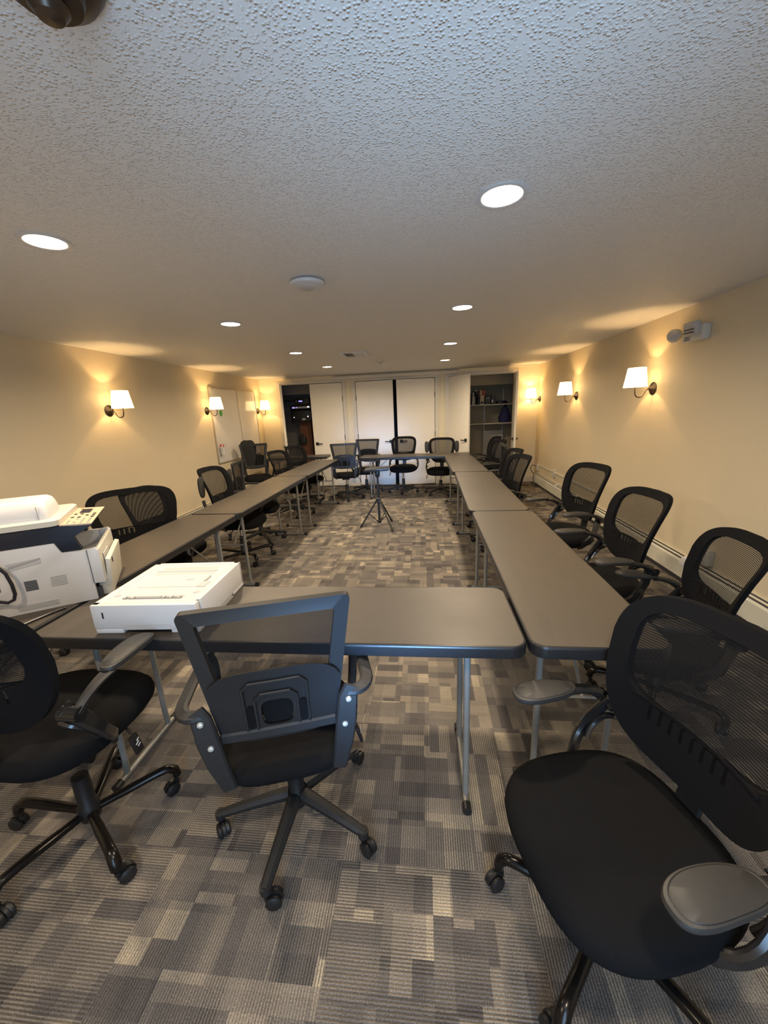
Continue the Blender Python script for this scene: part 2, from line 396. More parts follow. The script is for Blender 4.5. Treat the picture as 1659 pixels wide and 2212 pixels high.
def bez(p0, p1, p2, p3, n=10):
    P = [Vector(p) for p in (p0, p1, p2, p3)]; out = []
    for i in range(n+1):
        t = i/n; u = 1-t
        out.append(P[0]*u**3 + P[1]*3*u*u*t + P[2]*3*u*t*t + P[3]*t**3)
    return out
def struct(name, me, loc=(0, 0, 0), rot=(0, 0, 0), parent=None):
    o = link(name, me, parent, loc, rot)
    if parent is None: o['kind'] = 'structure'
    return o

# ------------------------------------------------------------------ room shell
b = MB(); b.box(((XL+XR)/2, (YB+YF)/2+0.5, -0.05), (XR-XL+0.4, YF-YB+1.6, 0.1)); struct('floor', b.mesh('floor', 'carpet'))
b = MB(); b.box(((XL+XR)/2, (YB+YF)/2+0.5, H+0.05), (XR-XL+0.4, YF-YB+1.6, 0.1)); struct('ceiling', b.mesh('ceiling', 'ceiling'))
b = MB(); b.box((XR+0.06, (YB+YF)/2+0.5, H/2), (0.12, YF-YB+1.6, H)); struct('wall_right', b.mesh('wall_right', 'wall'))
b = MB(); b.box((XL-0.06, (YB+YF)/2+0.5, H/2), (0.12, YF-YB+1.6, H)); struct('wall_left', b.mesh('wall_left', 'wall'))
# back wall (behind the camera) with an assumed, unseen glazed door opening for the cool light
b = MB()
b.box(((XL-0.33)/2, YB-0.06, H/2), (abs(XL)-0.33, 0.12, H)); b.box(((XR+0.57)/2, YB-0.06, H/2), (XR-0.57, 0.12, H))
b.box((0.12, YB-0.06, 2.16), (0.9, 0.12, 0.13)); struct('wall_back', b.mesh('wall_back', 'wall'))
# far wall with three closet openings
OP = [(-2.88, -1.60), (-1.335, 0.235), (0.505, 1.745)]; DH = 2.095
b = MB(); xs = [XL] + [v for a in OP for v in a] + [XR]
for i in range(0, 8, 2): b.box(((xs[i]+xs[i+1])/2, YF+0.06, DH/2), (xs[i+1]-xs[i], 0.12, DH))
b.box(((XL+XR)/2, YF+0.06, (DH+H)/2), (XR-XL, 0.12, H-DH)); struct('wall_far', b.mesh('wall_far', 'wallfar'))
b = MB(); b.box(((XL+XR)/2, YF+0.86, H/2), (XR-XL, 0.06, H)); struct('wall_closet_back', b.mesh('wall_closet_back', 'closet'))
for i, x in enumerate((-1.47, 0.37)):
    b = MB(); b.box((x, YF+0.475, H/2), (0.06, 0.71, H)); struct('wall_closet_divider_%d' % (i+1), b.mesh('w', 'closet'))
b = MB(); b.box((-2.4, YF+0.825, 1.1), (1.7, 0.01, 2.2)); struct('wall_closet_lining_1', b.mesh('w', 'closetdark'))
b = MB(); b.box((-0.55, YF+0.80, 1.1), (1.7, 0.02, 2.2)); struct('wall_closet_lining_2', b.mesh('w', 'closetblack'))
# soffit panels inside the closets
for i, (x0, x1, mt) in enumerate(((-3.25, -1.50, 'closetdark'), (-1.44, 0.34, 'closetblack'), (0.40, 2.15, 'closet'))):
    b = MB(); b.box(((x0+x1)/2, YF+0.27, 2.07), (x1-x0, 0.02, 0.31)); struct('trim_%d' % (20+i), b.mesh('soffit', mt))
# casings around the openings
k = 1
for (a, c) in OP:
    b = MB()
    b.box((a-0.035, YF-0.008, DH/2), (0.07, 0.016, DH), bevel=0.003, seg=1); b.box((c+0.035, YF-0.008, DH/2), (0.07, 0.016, DH), bevel=0.003, seg=1)
    b.box(((a+c)/2, YF-0.008, DH+0.03), (c-a+0.14, 0.016, 0.06), bevel=0.003, seg=1)
    struct('trim_%d' % k, b.mesh('casing', 'trim')); k += 1
# vertical drywall tape bulges between openings
for x in (-1.47, 0.37):
    b = MB(); b.box((x, YF-0.006, DH/2), (0.055, 0.012, DH), bevel=0.004, seg=1); struct('trim_%d' % k, b.mesh('batten', 'wallfar')); k += 1
b = MB(); b.box(((XL+XR)/2, YF-0.012, H-0.012), (XR-XL, 0.024, 0.024), bevel=0.006); struct('trim_%d' % k, b.mesh('crown', 'wallfar')); k += 1
b = MB()
for x0, x1 in ((XL, -2.95), (1.815, XR)): b.box(((x0+x1)/2, YF-0.009, 0.05), (x1-x0, 0.018, 0.10), bevel=0.004, seg=1)
struct('baseboard_far', b.mesh('baseboard', 'trim'))
b = MB(); b.box((XL+0.009, (YB+YF)/2, 0.05), (0.018, YF-YB, 0.10), bevel=0.004, seg=1); struct('baseboard_left', b.mesh('baseboard', 'trim'))

# doors
def handle_mesh(side, both=False):
    b = MB()
    for s in ((-1, 1) if both else (-1,)):
        b.box((0, s*0.024, 0), (0.062, 0.014, 0.062), bevel=0.003, seg=1)
        b.tube([(0, s*0.025, 0), (0, s*0.055, 0)], 0.010, 8)
        b.box((side*0.055, s*0.055, 0), (0.125, 0.012, 0.020), bevel=0.003, seg=1)
    return b.mesh('handle', 'blackhw')
def leaf(num, hx, wdt, ang, sgn, hz=0.905, both=False):
    """door leaf hinged at hx; sgn +1 leaf extends to +x; ang opens into the room"""
    e = D.objects.new('door_%d' % num, None); COL.objects.link(e); e['kind'] = 'structure'
    e.location = (hx, YF+0.012, 0); e.rotation_euler = (0, 0, -sgn*math.radians(ang))
    b = MB(); b.box((sgn*(wdt/2+0.004), 0, 1.05), (wdt, 0.036, 2.07), bevel=0.002, seg=1); link('leaf', b.mesh('leaf', 'door'), e)
    for z in (0.28, 1.02, 1.78):
        b = MB(); b.tube([(0, -0.022, z-0.05), (0, -0.022, z+0.05)], 0.008, 8); b.box((sgn*0.0015, -0.008, z), (0.003, 0.03, 0.09)); link('hinge', b.mesh('hinge', 'blackhw'), e)
    link('door_handle', handle_mesh(-sgn, both), e, (sgn*(wdt-0.065), 0, hz))
leaf(1, -2.875, 0.635, 70, 1, both=True)
leaf(2, -1.605, 0.655, 0.6, -1)
leaf(3, -1.33, 0.745, 5, 1)
leaf(4, 0.23, 0.745, 6, -1)
leaf(5, 0.51, 0.61, 57, 1)
leaf(6, 1.742, 0.61, 82, -1, both=True)
# assumed glazed door, unseen behind the camera
b = MB()
for x in (-0.305, 0.545): b.box((x, YB-0.06, 1.05), (0.05, 0.06, 2.09))
b.box((0.12, YB-0.06, 2.06), (0.9, 0.06, 0.07)); b.box((0.12, YB-0.06, 0.06), (0.9, 0.06, 0.12))
struct('assumed_window_1', b.mesh('assumed_window_frame', 'trim'))

# projector screen housing hung over the closet doors
t = thing('projector_screen_housing', 'long white retractable screen case mounted above the closet doors', 'projector screen', (-0.535, 7.86, 2.172))
b = MB(); b.tube([(-1.2, 0, 0), (1.2, 0, 0)], 0.036, 14, up=(0, 0, 1)); link('case', b.mesh('case', 'trim'), t)
for s in (-1, 1):
    b = MB(); b.box((s*1.21, 0, 0), (0.025, 0.082, 0.082), bevel=0.012); link('end_cap', b.mesh('end_cap', 'trim'), t)
    b = MB(); b.box((s*1.0, 0.035, 0.03), (0.03, 0.06, 0.03)); link('bracket', b.mesh('bracket', 'alu'), t)

# ------------------------------------------------------------------ heaters, raceway, outlets
def heater(x0, sgn, y0, y1, htop, label):
    """sgn -1: on right wall (projects to -x)"""
    t = thing('baseboard_heater', label, 'baseboard heater', (x0, (y0+y1)/2, 0), group=None)
    Ln = y1-y0; dp = 0.068
    prof = [(0, 0.03), (0, htop), (0.022, htop), (dp*0.55, htop-0.004), (dp, htop-0.035), (dp, 0.045), (dp-0.02, 0.03)]
    b = MB(); b.loops([[(sgn*a, -Ln/2, z) for a, z in prof], [(sgn*a, Ln/2, z) for a, z in prof]], smooth=False)
    link('cover', b.mesh('cover', 'heater'), t)
    for dx, dz in ((0.030, -0.0005), (0.052, -0.016)):
        b = MB(); b.box((sgn*dx, 0, htop+dz), (0.010, Ln-0.05, 0.010), rot=(0, sgn*0.5, 0)); link('fin_slot', b.mesh('slot', 'slot'), t)
    b = MB(); b.box((sgn*(dp/2), 0, 0.02), (dp-0.02, Ln, 0.03)); link('toe_gap', b.mesh('toe', 'slot'), t)
    return t
h1 = heater(XR, -1, 1.2, 7.70, 0.215, 'cream baseboard heater running along the right wall')
for y in (3.22-4.45, 5.6-4.45, 1.0-4.45 if False else 2.0):
    b = MB(); prof = [(0.0, 0.222), (0.03, 0.222), (0.055, 0.212), (0.073, 0.180), (0.073, 0.15)]
    b.loops([[(-a, y-0.03, z) for a, z in prof] + [(0, y-0.03, 0.15)], [(-a, y+0.03, z) for a, z in prof] + [(0, y+0.03, 0.15)]], smooth=False)
    link('joint_cover', b.mesh('joint', 'white'), h1)
heater(XL, 1, -0.5, 7.4, 0.24, 'cream baseboard heater running along the left wall')
t = thing('cable_raceway', 'white surface cable raceway on the right wall above the heater', 'raceway', (XR, 6.3, 0.375))
b = MB(); b.box((-0.008, 0, 0), (0.016, 2.7, 0.026), bevel=0.003, seg=1); link('channel', b.mesh('channel', 'ivory'), t)
def outlet(name, label, loc, wall, wdt=0.08, hgt=0.125, dpt=0.03, mt='ivory'):
    """wall 'x-' plate on right wall facing -x ; 'y-' on far wall facing the camera"""
    t = thing(name, label, 'power outlet', loc, 0 if wall == 'y-' else -PI/2)
    b = MB(); b.box((0, -dpt/2, 0), (wdt, dpt, hgt), bevel=0.004); link('box', b.mesh('box', mt), t)
    for z in (-0.028, 0.028):
        b = MB(); b.prism(superel(0.017, 0.015, 3, 16, 0, z), 0, 0.002, lambda x, y, zz: (x, -dpt-zz, y))
        link('socket', b.mesh('socket', 'white'), t)
        b = MB(); b.box((-0.006, -dpt-0.003, z), (0.002, 0.003, 0.008)); b.box((0.006, -dpt-0.003, z), (0.002, 0.003, 0.008)); link('slots', b.mesh('slots', 'slot'), t)
    return t
outlet('surface_outlet', 'white surface outlet box at the far end of the raceway by the corner', (XR, 7.66, 0.33), 'x-')
outlet('surface_outlet', 'white surface outlet box on the raceway, second from the far corner', (XR, 6.70, 0.36), 'x-')
outlet('surface_outlet', 'white outlet box on the right wall behind the nearest right hand chairs', (XR, 3.02, 0.30), 'x-', dpt=0.045)
outlet('wall_outlet', 'white wall outlet low between the left and middle closet doors', (-1.47, YF-0.012, 0.13), 'y-', dpt=0.006, mt='whitegrey')
outlet('wall_outlet', 'white wall outlet low between the middle and right closet doors', (0.37, YF-0.012, 0.20), 'y-', dpt=0.006, mt='ivory')
b = MB(); b.tube(bez((2.14, 7.66, 0.36), (2.0, 7.62, 0.42), (2.02, 7.6, 0.26), (2.105, 7.6, 0.22), 8), 0.006, 6)
b.tube(bez((2.105, 7.6, 0.22), (2.05, 7.55, 0.10), (2.10, 7.5, 0.05), (2.07, 7.35, 0.012), 8), 0.006, 6)
tag(link('power_cord', b.mesh('cord', 'cable')), 'black cord plugged into the corner outlet and hanging over the heater', 'cord')

# ------------------------------------------------------------------ ceiling things
LY = (1.65, 3.215, 4.85, 6.42)
def downlight(x, y, label, p=1.0):
    t = thing('recessed_downlight', label, 'ceiling light', (x, y, H), group='recessed ceiling downlights')
    b = MB(); b.lathe([(0.088, -0.0005), (0.090, -0.004), (0.080, -0.007), (0.072, -0.004), (0.070, -0.0005)], n=36, close=False); link('trim_ring', b.mesh('ring', 'white'), t)
    b = MB(); b.lathe([(0.071, -0.002), (0.0, -0.004)], n=36, close=False); link('lens', b.mesh('lens', 'downlight'), t)
    l = D.lights.new('lamp', 'AREA'); l.shape = 'DISK'; l.size = 0.13; l.energy = DOWN_W*p; l.color = WARM; l.spread = math.radians(165)
    lo = D.objects.new('lamp', l); COL.objects.link(lo); lo.parent = t; lo.location = (0, 0, -0.012)
for xx, ss in ((-1.515, 'left'), (0.29, 'right')): downlight(xx, 0.05, 'assumed lit round recessed downlight of the %s row, unseen behind the camera' % ss, 0.7)  # assumed lamps out of view, added to light the near carpet
names = ['nearest', 'second nearest', 'third nearest', 'farthest']
for i, y in enumerate(LY):
    downlight(-1.515, y, 'lit round recessed downlight, %s of the left row' % names[i])
    downlight((0.292, 0.304, 0.325, 0.35)[i], y, 'lit round recessed downlight, %s of the right row' % names[i])
t = thing('access_point', 'large white round disc on the ceiling between the light rows', 'wireless access point', (-0.633, 2.362, H))
b = MB(); b.lathe([(0.060, 0.0), (0.092, -0.008), (0.097, -0.014), (0.092, -0.026), (0.06, -0.038), (0.02, -0.041), (0.0, -0.041)], n=40, close=False); link('cover', b.mesh('cover', 'white'), t)
b = MB(); b.lathe([(0.035, -0.0405), (0.030, -0.043), (0.0, -0.043)], n=24, close=False); link('centre_cap', b.mesh('cap', 'whitegrey'), t)
t = thing('smoke_detector', 'small white round smoke detector near the far ceiling vent', 'smoke detector', (-0.609, 5.99, H))
b = MB(); b.lathe([(0.06, 0.0), (0.06, -0.02), (0.045, -0.034), (0.0, -0.036)], n=28, close=False); link('body', b.mesh('body', 'ivory'), t)
b = MB(); b.lathe([(0.022, -0.034), (0.02, -0.045), (0.0, -0.046)], n=16, close=False); link('sensor_grille', b.mesh('grille', 'slotgrey'), t)
t = thing('ceiling_vent', 'white slotted air vent in the far half of the ceiling', 'air vent', (-0.862, 5.235, H))
b = MB(); o_ = rrect(-0.17, -0.20, 0.17, 0.20, 0.005, 1); i_ = rrect(-0.13, -0.165, 0.13, 0.165, 0.004, 1)
b.ring(o_, i_, 0, 0.012, lambda x, z, yy: (x, z, -yy)); link('frame', b.mesh('frame', 'white'), t)
b = MB(); b.box((0, 0, -0.002), (0.27, 0.34, 0.003)); link('backing', b.mesh('backing', 'slot'), t)
for i in range(9):
    b = MB(); b.box((-0.12+i*0.03, 0, -0.008), (0.020 if i not in (2, 3, 5, 6) else 0.024, 0.33, 0.002), rot=(0, 0.5 if i < 4 else -0.5, 0)); link('louvre', b.mesh('louvre', 'white'), t)
t = thing('ceiling_fixture', 'brown bronze ceiling fixture cut off by the top left edge', 'ceiling fixture', (-0.60, 0.765, H))
b = MB(); b.lathe([(0.085, 0.0), (0.088, -0.012), (0.075, -0.03), (0.055, -0.038), (0.05, -0.05), (0.0, -0.055)], n=32, close=False); link('canopy', b.mesh('canopy', 'bronze'), t)
b = MB(); b.lathe([(0.022, -0.05), (0.030, -0.062), (0.02, -0.075), (0.0, -0.078)], n=20, close=False); link('finial', b.mesh('finial', 'bronze'), t)

# ------------------------------------------------------------------ wall sconces
def make_sconce():
    t = thing('wall_sconce', 'x', 'wall lamp')
    # local: wall plane at y=0, room towards -y
    b = MB(); b.lathe([(0.0, 0.0), (0.058, 0.0), (0.060, -0.006), (0.050, -0.014), (0.030, -0.022), (0.016, -0.036), (0.0, -0.038)], n=28, axis='y', close=False); link('wall_plate', b.mesh('plate', 'bronze'), t)
    pts = bez((0, -0.03, 0), (0, -0.085, 0.005), (0, -0.070, -0.085), (0, -0.125, -0.075), 10) + bez((0, -0.125, -0.075), (0, -0.165, -0.070), (0, -0.165, -0.03), (0, -0.165, 0.045), 8)[1:]
    b = MB(); b.tube(pts, 0.0055, 8); b.lathe([(0.013, 0.04), (0.016, 0.055), (0.015, 0.075), (0.0, 0.078)], (0, -0.165, 0), 14, close=False); link('arm', b.mesh('arm', 'bronze'), t)
    b = MB(); zb, zt = 0.02, 0.195
    prof = [(0.103, zb), (0.101, zb+0.001), (0.076, zt), (0.0745, zt-0.001), (0.0995, zb+0.002), (0.1015, zb)]
    b.lathe(prof, (0, -0.165, 0), 32, close=False); link('shade', b.mesh('shade', 'shade'), t)
    b = MB(); b.lathe([(0.0, 0.076), (0.012, 0.078), (0.016, 0.086), (0.014, 0.094), (0.0, 0.098)], (0, -0.165, 0), 14, close=False); link('bulb', b.mesh('bulb', 'downlight'), t)
    l = D.lights.new('lamp', 'POINT'); l.energy = SCONCE_W; l.color = WARMER; l.shadow_soft_size = 0.012
    lo = D.objects.new('lamp', l); COL.objects.link(lo); lo.parent = t; lo.location = (0, -0.165, 0.115)
    return t
sc0 = make_sconce(); first = True
SPOT = [(XR, 4.095, 1.60, 1, 'lit sconce with white cone shade on the right wall, nearest the camera'),
        (XR, 6.0, 1.595, 1, 'lit sconce with white cone shade, middle one of the right wall'),
        (XR, 7.80, 1.60, 1, 'lit sconce with white cone shade on the right wall by the far corner'),
        (XL, 3.915, 1.63, -1, 'lit sconce with white cone shade on the left wall, nearest the camera'),
        (XL, 5.83, 1.62, -1, 'lit sconce with white cone shade at the near edge of the whiteboard'),
        (XL, 7.72, 1.61, -1, 'lit sconce with white cone shade on the left wall by the far corner')]
for x, y, z, s, lab in SPOT:
    o = sc0 if first else dup(sc0); first = False
    o.location = (x, y, z); o.rotation_euler = (0, 0, -s*PI/2)
    tag(o, lab, 'wall lamp', 'shaded wall sconces')

# ------------------------------------------------------------------ whiteboard
t = thing('whiteboard', 'large glossy whiteboard with thin frame on the left wall', 'whiteboard', (XL, 6.78, 1.385), PI/2)
# local x -> world y ; room side is local -y
b = MB(); b.box((0, -0.010, 0), (1.66, 0.012, 1.17)); link('panel', b.mesh('panel', 'board'), t)
b = MB(); o_ = rrect(-0.845, -0.60, 0.845, 0.60, 0.03, 3); i_ = rrect(-0.825, -0.58, 0.825, 0.58, 0.02, 3)
b.ring(o_, i_, 0.0, 0.022, lambda x, z, yy: (x, -yy, z)); link('frame', b.mesh('frame', 'alu'), t)
b = MB(); b.box((0.09, -0.018, 0), (0.016, 0.004, 1.16)); link('centre_seam', b.mesh('seam', 'alu'), t)
t = thing('marker_cup', 'white marker cup with red markers stuck low on the whiteboard', 'pen holder', (XL+0.055, 6.03, 0.93))
b = MB(); b.lathe([(0.0, 0.0), (0.034, 0.0), (0.040, 0.11), (0.037, 0.11), (0.032, 0.006), (0.0, 0.006)], n=20, close=False); link('cup', b.mesh('cup', 'white'), t)
for i, (dx, dy) in enumerate(((0.01, 0.0), (-0.012, 0.012), (0.0, -0.018))):
    m_ = thing('marker', ['red whiteboard marker upright in the cup', 'red marker leaning to the back of the cup', 'red marker nearest in the cup'][i], 'marker', (XL+0.055+dx, 6.03+dy, 0.938), 0, 'markers in the cup')
    b = MB(); b.tube([(0, 0, 0), (dx*1.5, dy*1.5, 0.12)], 0.007, 8); link('barrel', b.mesh('barrel', 'white'), m_)
    b = MB(); b.tube([(dx*1.5, dy*1.5, 0.118), (dx*2, dy*2, 0.155)], 0.0085, 8); link('cap', b.mesh('cap', 'red'), m_)
b = MB(); b.prism(superel(0.03, 0.045, 2.2, 20), 0.0, 0.02, lambda x, y, z: (z, x, y), smooth=False)
tag(link('green_magnet', b.mesh('magnet', 'green'), None, (XL+0.017, 6.20, 1.585)), 'green oval magnet on the whiteboard under the lamp shade', 'magnet')

# ------------------------------------------------------------------ emergency light
t = thing('emergency_light', 'white twin head emergency light high on the right wall', 'emergency light', (XR, 3.56, 1.99), -PI/2)
# local x -> world -y ; room -y
b = MB(); b.box((0.02, -0.03, 0), (0.25, 0.06, 0.115), bevel=0.008); link('housing', b.mesh('housing', 'ivory'), t)
b = MB(); b.box((-0.03, -0.062, -0.03), (0.075, 0.003, 0.04)); link('test_label', b.mesh('label', 'slotgrey'), t)
b = MB(); b.box((-0.03, -0.064, -0.025), (0.05, 0.001, 0.006)); b.box((-0.03, -0.064, -0.04), (0.06, 0.001, 0.006)); link('label_print', b.mesh('print', 'slot'), t)
b = MB(); b.lathe([(0.02, 0.03), (0.048, 0.0), (0.055, -0.035), (0.052, -0.04), (0.0, -0.036)], (-0.155, -0.075, 0.02), 22, axis='x'); link('lamp_head', b.mesh('head', 'smoke'), t)
b = MB(); b.box((0.06, -0.085, 0.035), (0.12, 0.05, 0.10), rot=(0.25, 0, 0.12), bevel=0.008); link('lamp_head', b.mesh('head2', 'smoke'), t)
for i in range(4):
    b = MB(); b.box((0.06, -0.112, 0.002+i*0.022), (0.10, 0.003, 0.008), rot=(0.25, 0, 0.12)); link('lens_bar', b.mesh('bar', 'slot'), t)

# ------------------------------------------------------------------ tables
def table(label, cx, cy, ln, dp, rz=0.0, along='x', group='folding conference tables', braces=True, z=0.74):
    t = thing('folding_table', label, 'table', (cx, cy, 0), rz + (PI/2 if along == 'y' else 0), group)
    hl, hd, th = ln/2, dp/2, 0.046
    b = MB(); o0 = rrect(-hl, -hd, hl, hd, 0.055, 7)
    def off(e): return rrect(-hl+e, -hd+e, hl-e, hd-e, 0.055-e, 7)
    def lv(ol, zz): return [(x, y, zz) for x, y in ol]
    b.mi = 0; b.loops([lv(off(0.009), z), lv(off(0.0091), z-0.0008)], cap0=True, cap1=False, smooth=False)
    link('tabletop', b.mesh('tabletop', 'ttop'), t)
    b = MB(); b.loops([lv(off(0.0088), z-0.0002), lv(off(0.004), z-0.0005), lv(off(0.0008), z-0.004), lv(off(0.0), z-0.010), lv(off(0.0), z-th+0.004), lv(off(0.004), z-th)], cap0=False, cap1=True, smooth=True)
    link('edge_band', b.mesh('edge', 'tedge'), t)
    for s in (-1, 1):
        lx = s*(hl-0.19)
        g = MB(); yo = 0.135
        for yy in (-yo, yo): g.tube([(lx, yy, z-th), (lx, yy, 0.10), (lx, yy*1.03, 0.03)], 0.0125, 10)
        g.tube([(lx, -hd+0.03, 0.018), (lx, hd-0.03, 0.018)], 0.0125, 10)
        g.tube([(lx, -yo, z-th-0.05), (lx, yo, z-th-0.05)], 0.009, 8)
        link('leg_frame', g.mesh('leg_frame', 'leg'), t)
        g = MB(); g.tube([(lx, 0.0, z-0.13), (lx-s*0.16, 0.0, z-th-0.006)], 0.007, 8); g.tube([(lx, -0.03, 0.40), (lx-s*0.30, -0.03, z-th-0.006)], 0.0065, 8)
        g.tube([(lx, -yo, 0.40), (lx, yo, 0.40)], 0.007, 8)
        if braces: link('folding_brace', g.mesh('brace', 'leg'), t)
        else: g.bm.free()
        for yy in (-1, 1):
            g = MB(); g.tube([(lx, yy*(hd-0.045), 0.018), (lx, yy*(hd-0.012), 0.018)], 0.0175, 12); link('foot_cap', g.mesh('cap', 'blackhw'), t)
    return t
table('dark table across the foreground holding the white paper tray', -0.583, 1.352, 1.83, 0.445, braces=False)
table('nearest dark table of the right run, its corner beside the foreground table', 0.567, 2.0, 1.735, 0.445, math.radians(-0.4), 'y')
table('middle dark table of the right run', 0.577, 3.815, 1.88, 0.45, math.radians(-1.1), 'y')
table('farthest dark table of the right run, meeting the back table', 0.565, 5.625, 1.70, 0.45, math.radians(0.5), 'y')
table('dark table across the far end of the table square', -0.17, 6.765, 1.90, 0.45, math.radians(-3.0))
table('nearest dark table of the left run, under the printer', -1.745, 1.995, 1.82, 0.45, 0, 'y')
table('middle dark table of the left run', -1.728, 3.855, 1.87, 0.45, math.radians(-0.4), 'y')
table('farthest dark table of the left run', -1.69, 5.645, 1.69, 0.45, math.radians(-1.8), 'y')
table('dark table beyond the left run, in front of the left closet', -2.40, 7.16, 1.22, 0.42, math.radians(1.0))

# ------------------------------------------------------------------ office chairs
ME = {}
def caster_mesh():
    b = MB()
    for s in (-1, 1): b.lathe([(0.0, s*0.006), (0.024, s*0.006), (0.026, s*0.010), (0.026, s*0.018), (0.018, s*0.023), (0.0, s*0.024)], (0, -0.012, 0.026), 20, axis='x', close=False)
    b.loops([[(x, -0.012+0.029*math.cos(a), 0.026+0.029*math.sin(a)) for a in [math.radians(q) for q in range(-10, 200, 21)]] + [(x, -0.012+0.010*math.cos(a), 0.030+0.010*math.sin(a)) for a in [math.radians(q) for q in range(189, -12, -21)]][:10] for x in (-0.0045, 0.0045)], smooth=False)
    b.tube([(0, 0.010, 0.045), (0, 0.010, 0.075)], 0.0055, 8); b.tube([(0, 0.010, 0.040), (0, 0.010, 0.056)], 0.011, 10)
    return b.mesh('caster', 'plastic')
ME['caster'] = caster_mesh()
def leg_plastic():
    b = MB(); n = 10; pts = []; ws = []; ts = []
    for i in range(n+1):
        t = i/n; pts.append((0, 0.03+0.262*t, 0.115-0.028*t-0.012*t*t)); ws.append(0.050-0.018*t); ts.append(0.042-0.014*t)
    b.bar(pts, ws, ts, bev=0.3); b.tube([(0, 0.285, 0.062), (0, 0.285, 0.086)], 0.019, 12)
    return b.mesh('leg', 'plasticgrey')
def leg_tube():
    b = MB(); pts = bez((0, 0.02, 0.095), (0, 0.14, 0.105), (0, 0.22, 0.125), (0, 0.268, 0.118), 10) + [Vector((0, 0.288, 0.100)), Vector((0, 0.293, 0.075))]
    b.tube(pts, [0.014]*3+[0.0155]*8+[0.017, 0.016], 12, flat=1.15)
    return b.mesh('leg', 'tube')
ME['legP'] = leg_plastic(); ME['legT'] = leg_tube()
def col_mesh():
    b = MB(); b.lathe([(0.0, 0.065), (0.034, 0.068), (0.038, 0.09), (0.036, 0.125), (0.029, 0.135), (0.027, 0.255), (0.0, 0.257)], n=20, close=False)
    return b.mesh('hub', 'plastic')
ME['hub'] = col_mesh()
b = MB(); b.lathe([(0.0, 0.25), (0.014, 0.25), (0.014, 0.385), (0.0, 0.385)], n=16, close=False); ME['piston'] = b.mesh('piston', 'chrome')
b = MB(); b.box((0, -0.02, 0.378), (0.13, 0.24, 0.034), bevel=0.008); b.box((0, 0.0, 0.395), (0.22, 0.20, 0.012)); ME['mech'] = b.mesh('mech', 'plastic')
b = MB(); b.tube([(0.05, 0.02, 0.378), (0.20, 0.03, 0.374), (0.235, 0.02, 0.35)], 0.005, 8); b.box((0.250, 0.015, 0.315), (0.012, 0.034, 0.07), rot=(0, -0.25, 0.0), bevel=0.004); ME['lever'] = b.mesh('lever', 'plastic')
b = MB()
for zz, yy, l_ in ((0.298, 0.014, 0.018), (0.310, 0.018, 0.014), (0.322, 0.012, 0.016), (0.334, 0.016, 0.012)): b.box((0.2585, yy, zz), (0.001, l_, 0.004), rot=(0.35, -0.25, 0))
ME['levermark'] = b.mesh('mark', 'white')

def cushion(a, bb, e, top, h, cy, crown, mat, taper=1.0, drop=0.02):
    """upholstered seat pad from stacked outlines"""
    B = MB(); N_ = 56
    def ring(sc, z, dz=0.0):
        out = []
        for x, y in superel(a*sc, bb*sc, e, N_, 0, cy):
            ty = (y-cy)/bb
            z2 = z - drop*max(0, ty)**3 + 0.010*max(0, -ty)**2 - 0.006*(1-min(1, abs(x)/a*1.2))*sc*0
            out.append((x*(1.0-(1-taper)*(-ty if ty < 0 else 0)), y, z2))
        return out
    L_ = [ring(0.80, top-h), ring(0.93, top-h+0.006), ring(0.985, top-h+0.025), ring(1.0, top-h*0.45), ring(0.985, top-0.022), ring(0.93, top-0.006), ring(0.84, top+crown*0.3), ring(0.62, top+crown*0.6), ring(0.32, top+crown*0.4), ring(0.08, top+crown*0.3)]
    B.loops(L_)
    return B.mesh('seat', mat)
ME['seatA'] = cushion(0.25, 0.245, 3.0, 0.462, 0.085, 0.01, 0.010, 'fabric', 0.93)
ME['seatB'] = cushion(0.235, 0.235, 3.6, 0.462, 0.075, 0.01, 0.008, 'fabric', 0.93)

# back type A : rounded frame, striped mesh window, slitted lumbar zone
ZA0, ZA1 = 0.545, 0.990
def hwA(z):
    t = (z-ZA0)/(ZA1-ZA0); return 0.176 + 0.066*math.sin(min(1, t*1.10)*PI/2)
def outA(n=56, inset=0.0):
    out = []
    zc, hz = (ZA0+ZA1)/2, (ZA1-ZA0)/2
    for k in range(n):
        a = 2*PI*k/n; c, s = math.cos(a), math.sin(a)
        e = 4.8 if s > 0 else 3.8
        z = zc + (hz-inset)*math.copysign(abs(s)**(2/e), s)
        x = (hwA(z)-inset)*math.copysign(abs(c)**(2/e), c)
        out.append((x, z))
    return out
def winA(n=56):
    out = []; z0, z1 = 0.705, 0.948; zc, hz = (z0+z1)/2, (z1-z0)/2
    for k in range(n):
        a = 2*PI*k/n; c, s = math.cos(a), math.sin(a); e = 5.0
        z = zc + hz*math.copysign(abs(s)**(2/e), s); x = (hwA(z)-0.048)*math.copysign(abs(c)**(2/e), c)
        if s < 0: z += 0.012*(1-min(1, abs(x)/0.16))*-1
        out.append((x, z))
    return out
def fA(x, z, off):
    t = (z-ZA0)/(ZA1-ZA0)
    y = -0.185 - 0.085*t - 0.03*t*t + 0.022*math.sin(t*PI*1.1) + 1.15*x*x
    return (x, y + off, z)
def backA():
    b = MB(); b.ring(outA(), winA(), -0.011, 0.011, fA)
    return b.mesh('frame', 'shellslit')
def fill(outline, f, mat, rings=6, off=0.0):
    b = MB(); cx = sum(p[0] for p in outline)/len(outline); cz = sum(p[1] for p in outline)/len(outline)
    L_ = []
    for i in range(rings):
        s = 1 - i/rings*0.98; L_.append([f(cx+(x-cx)*s, cz+(z-cz)*s, off) for x, z in outline])
    b.loops(L_, cap0=False, cap1=True)
    return b.mesh('panel', mat)
ME['backA'] = backA(); ME['winA'] = fill(winA(), fA, 'meshA')
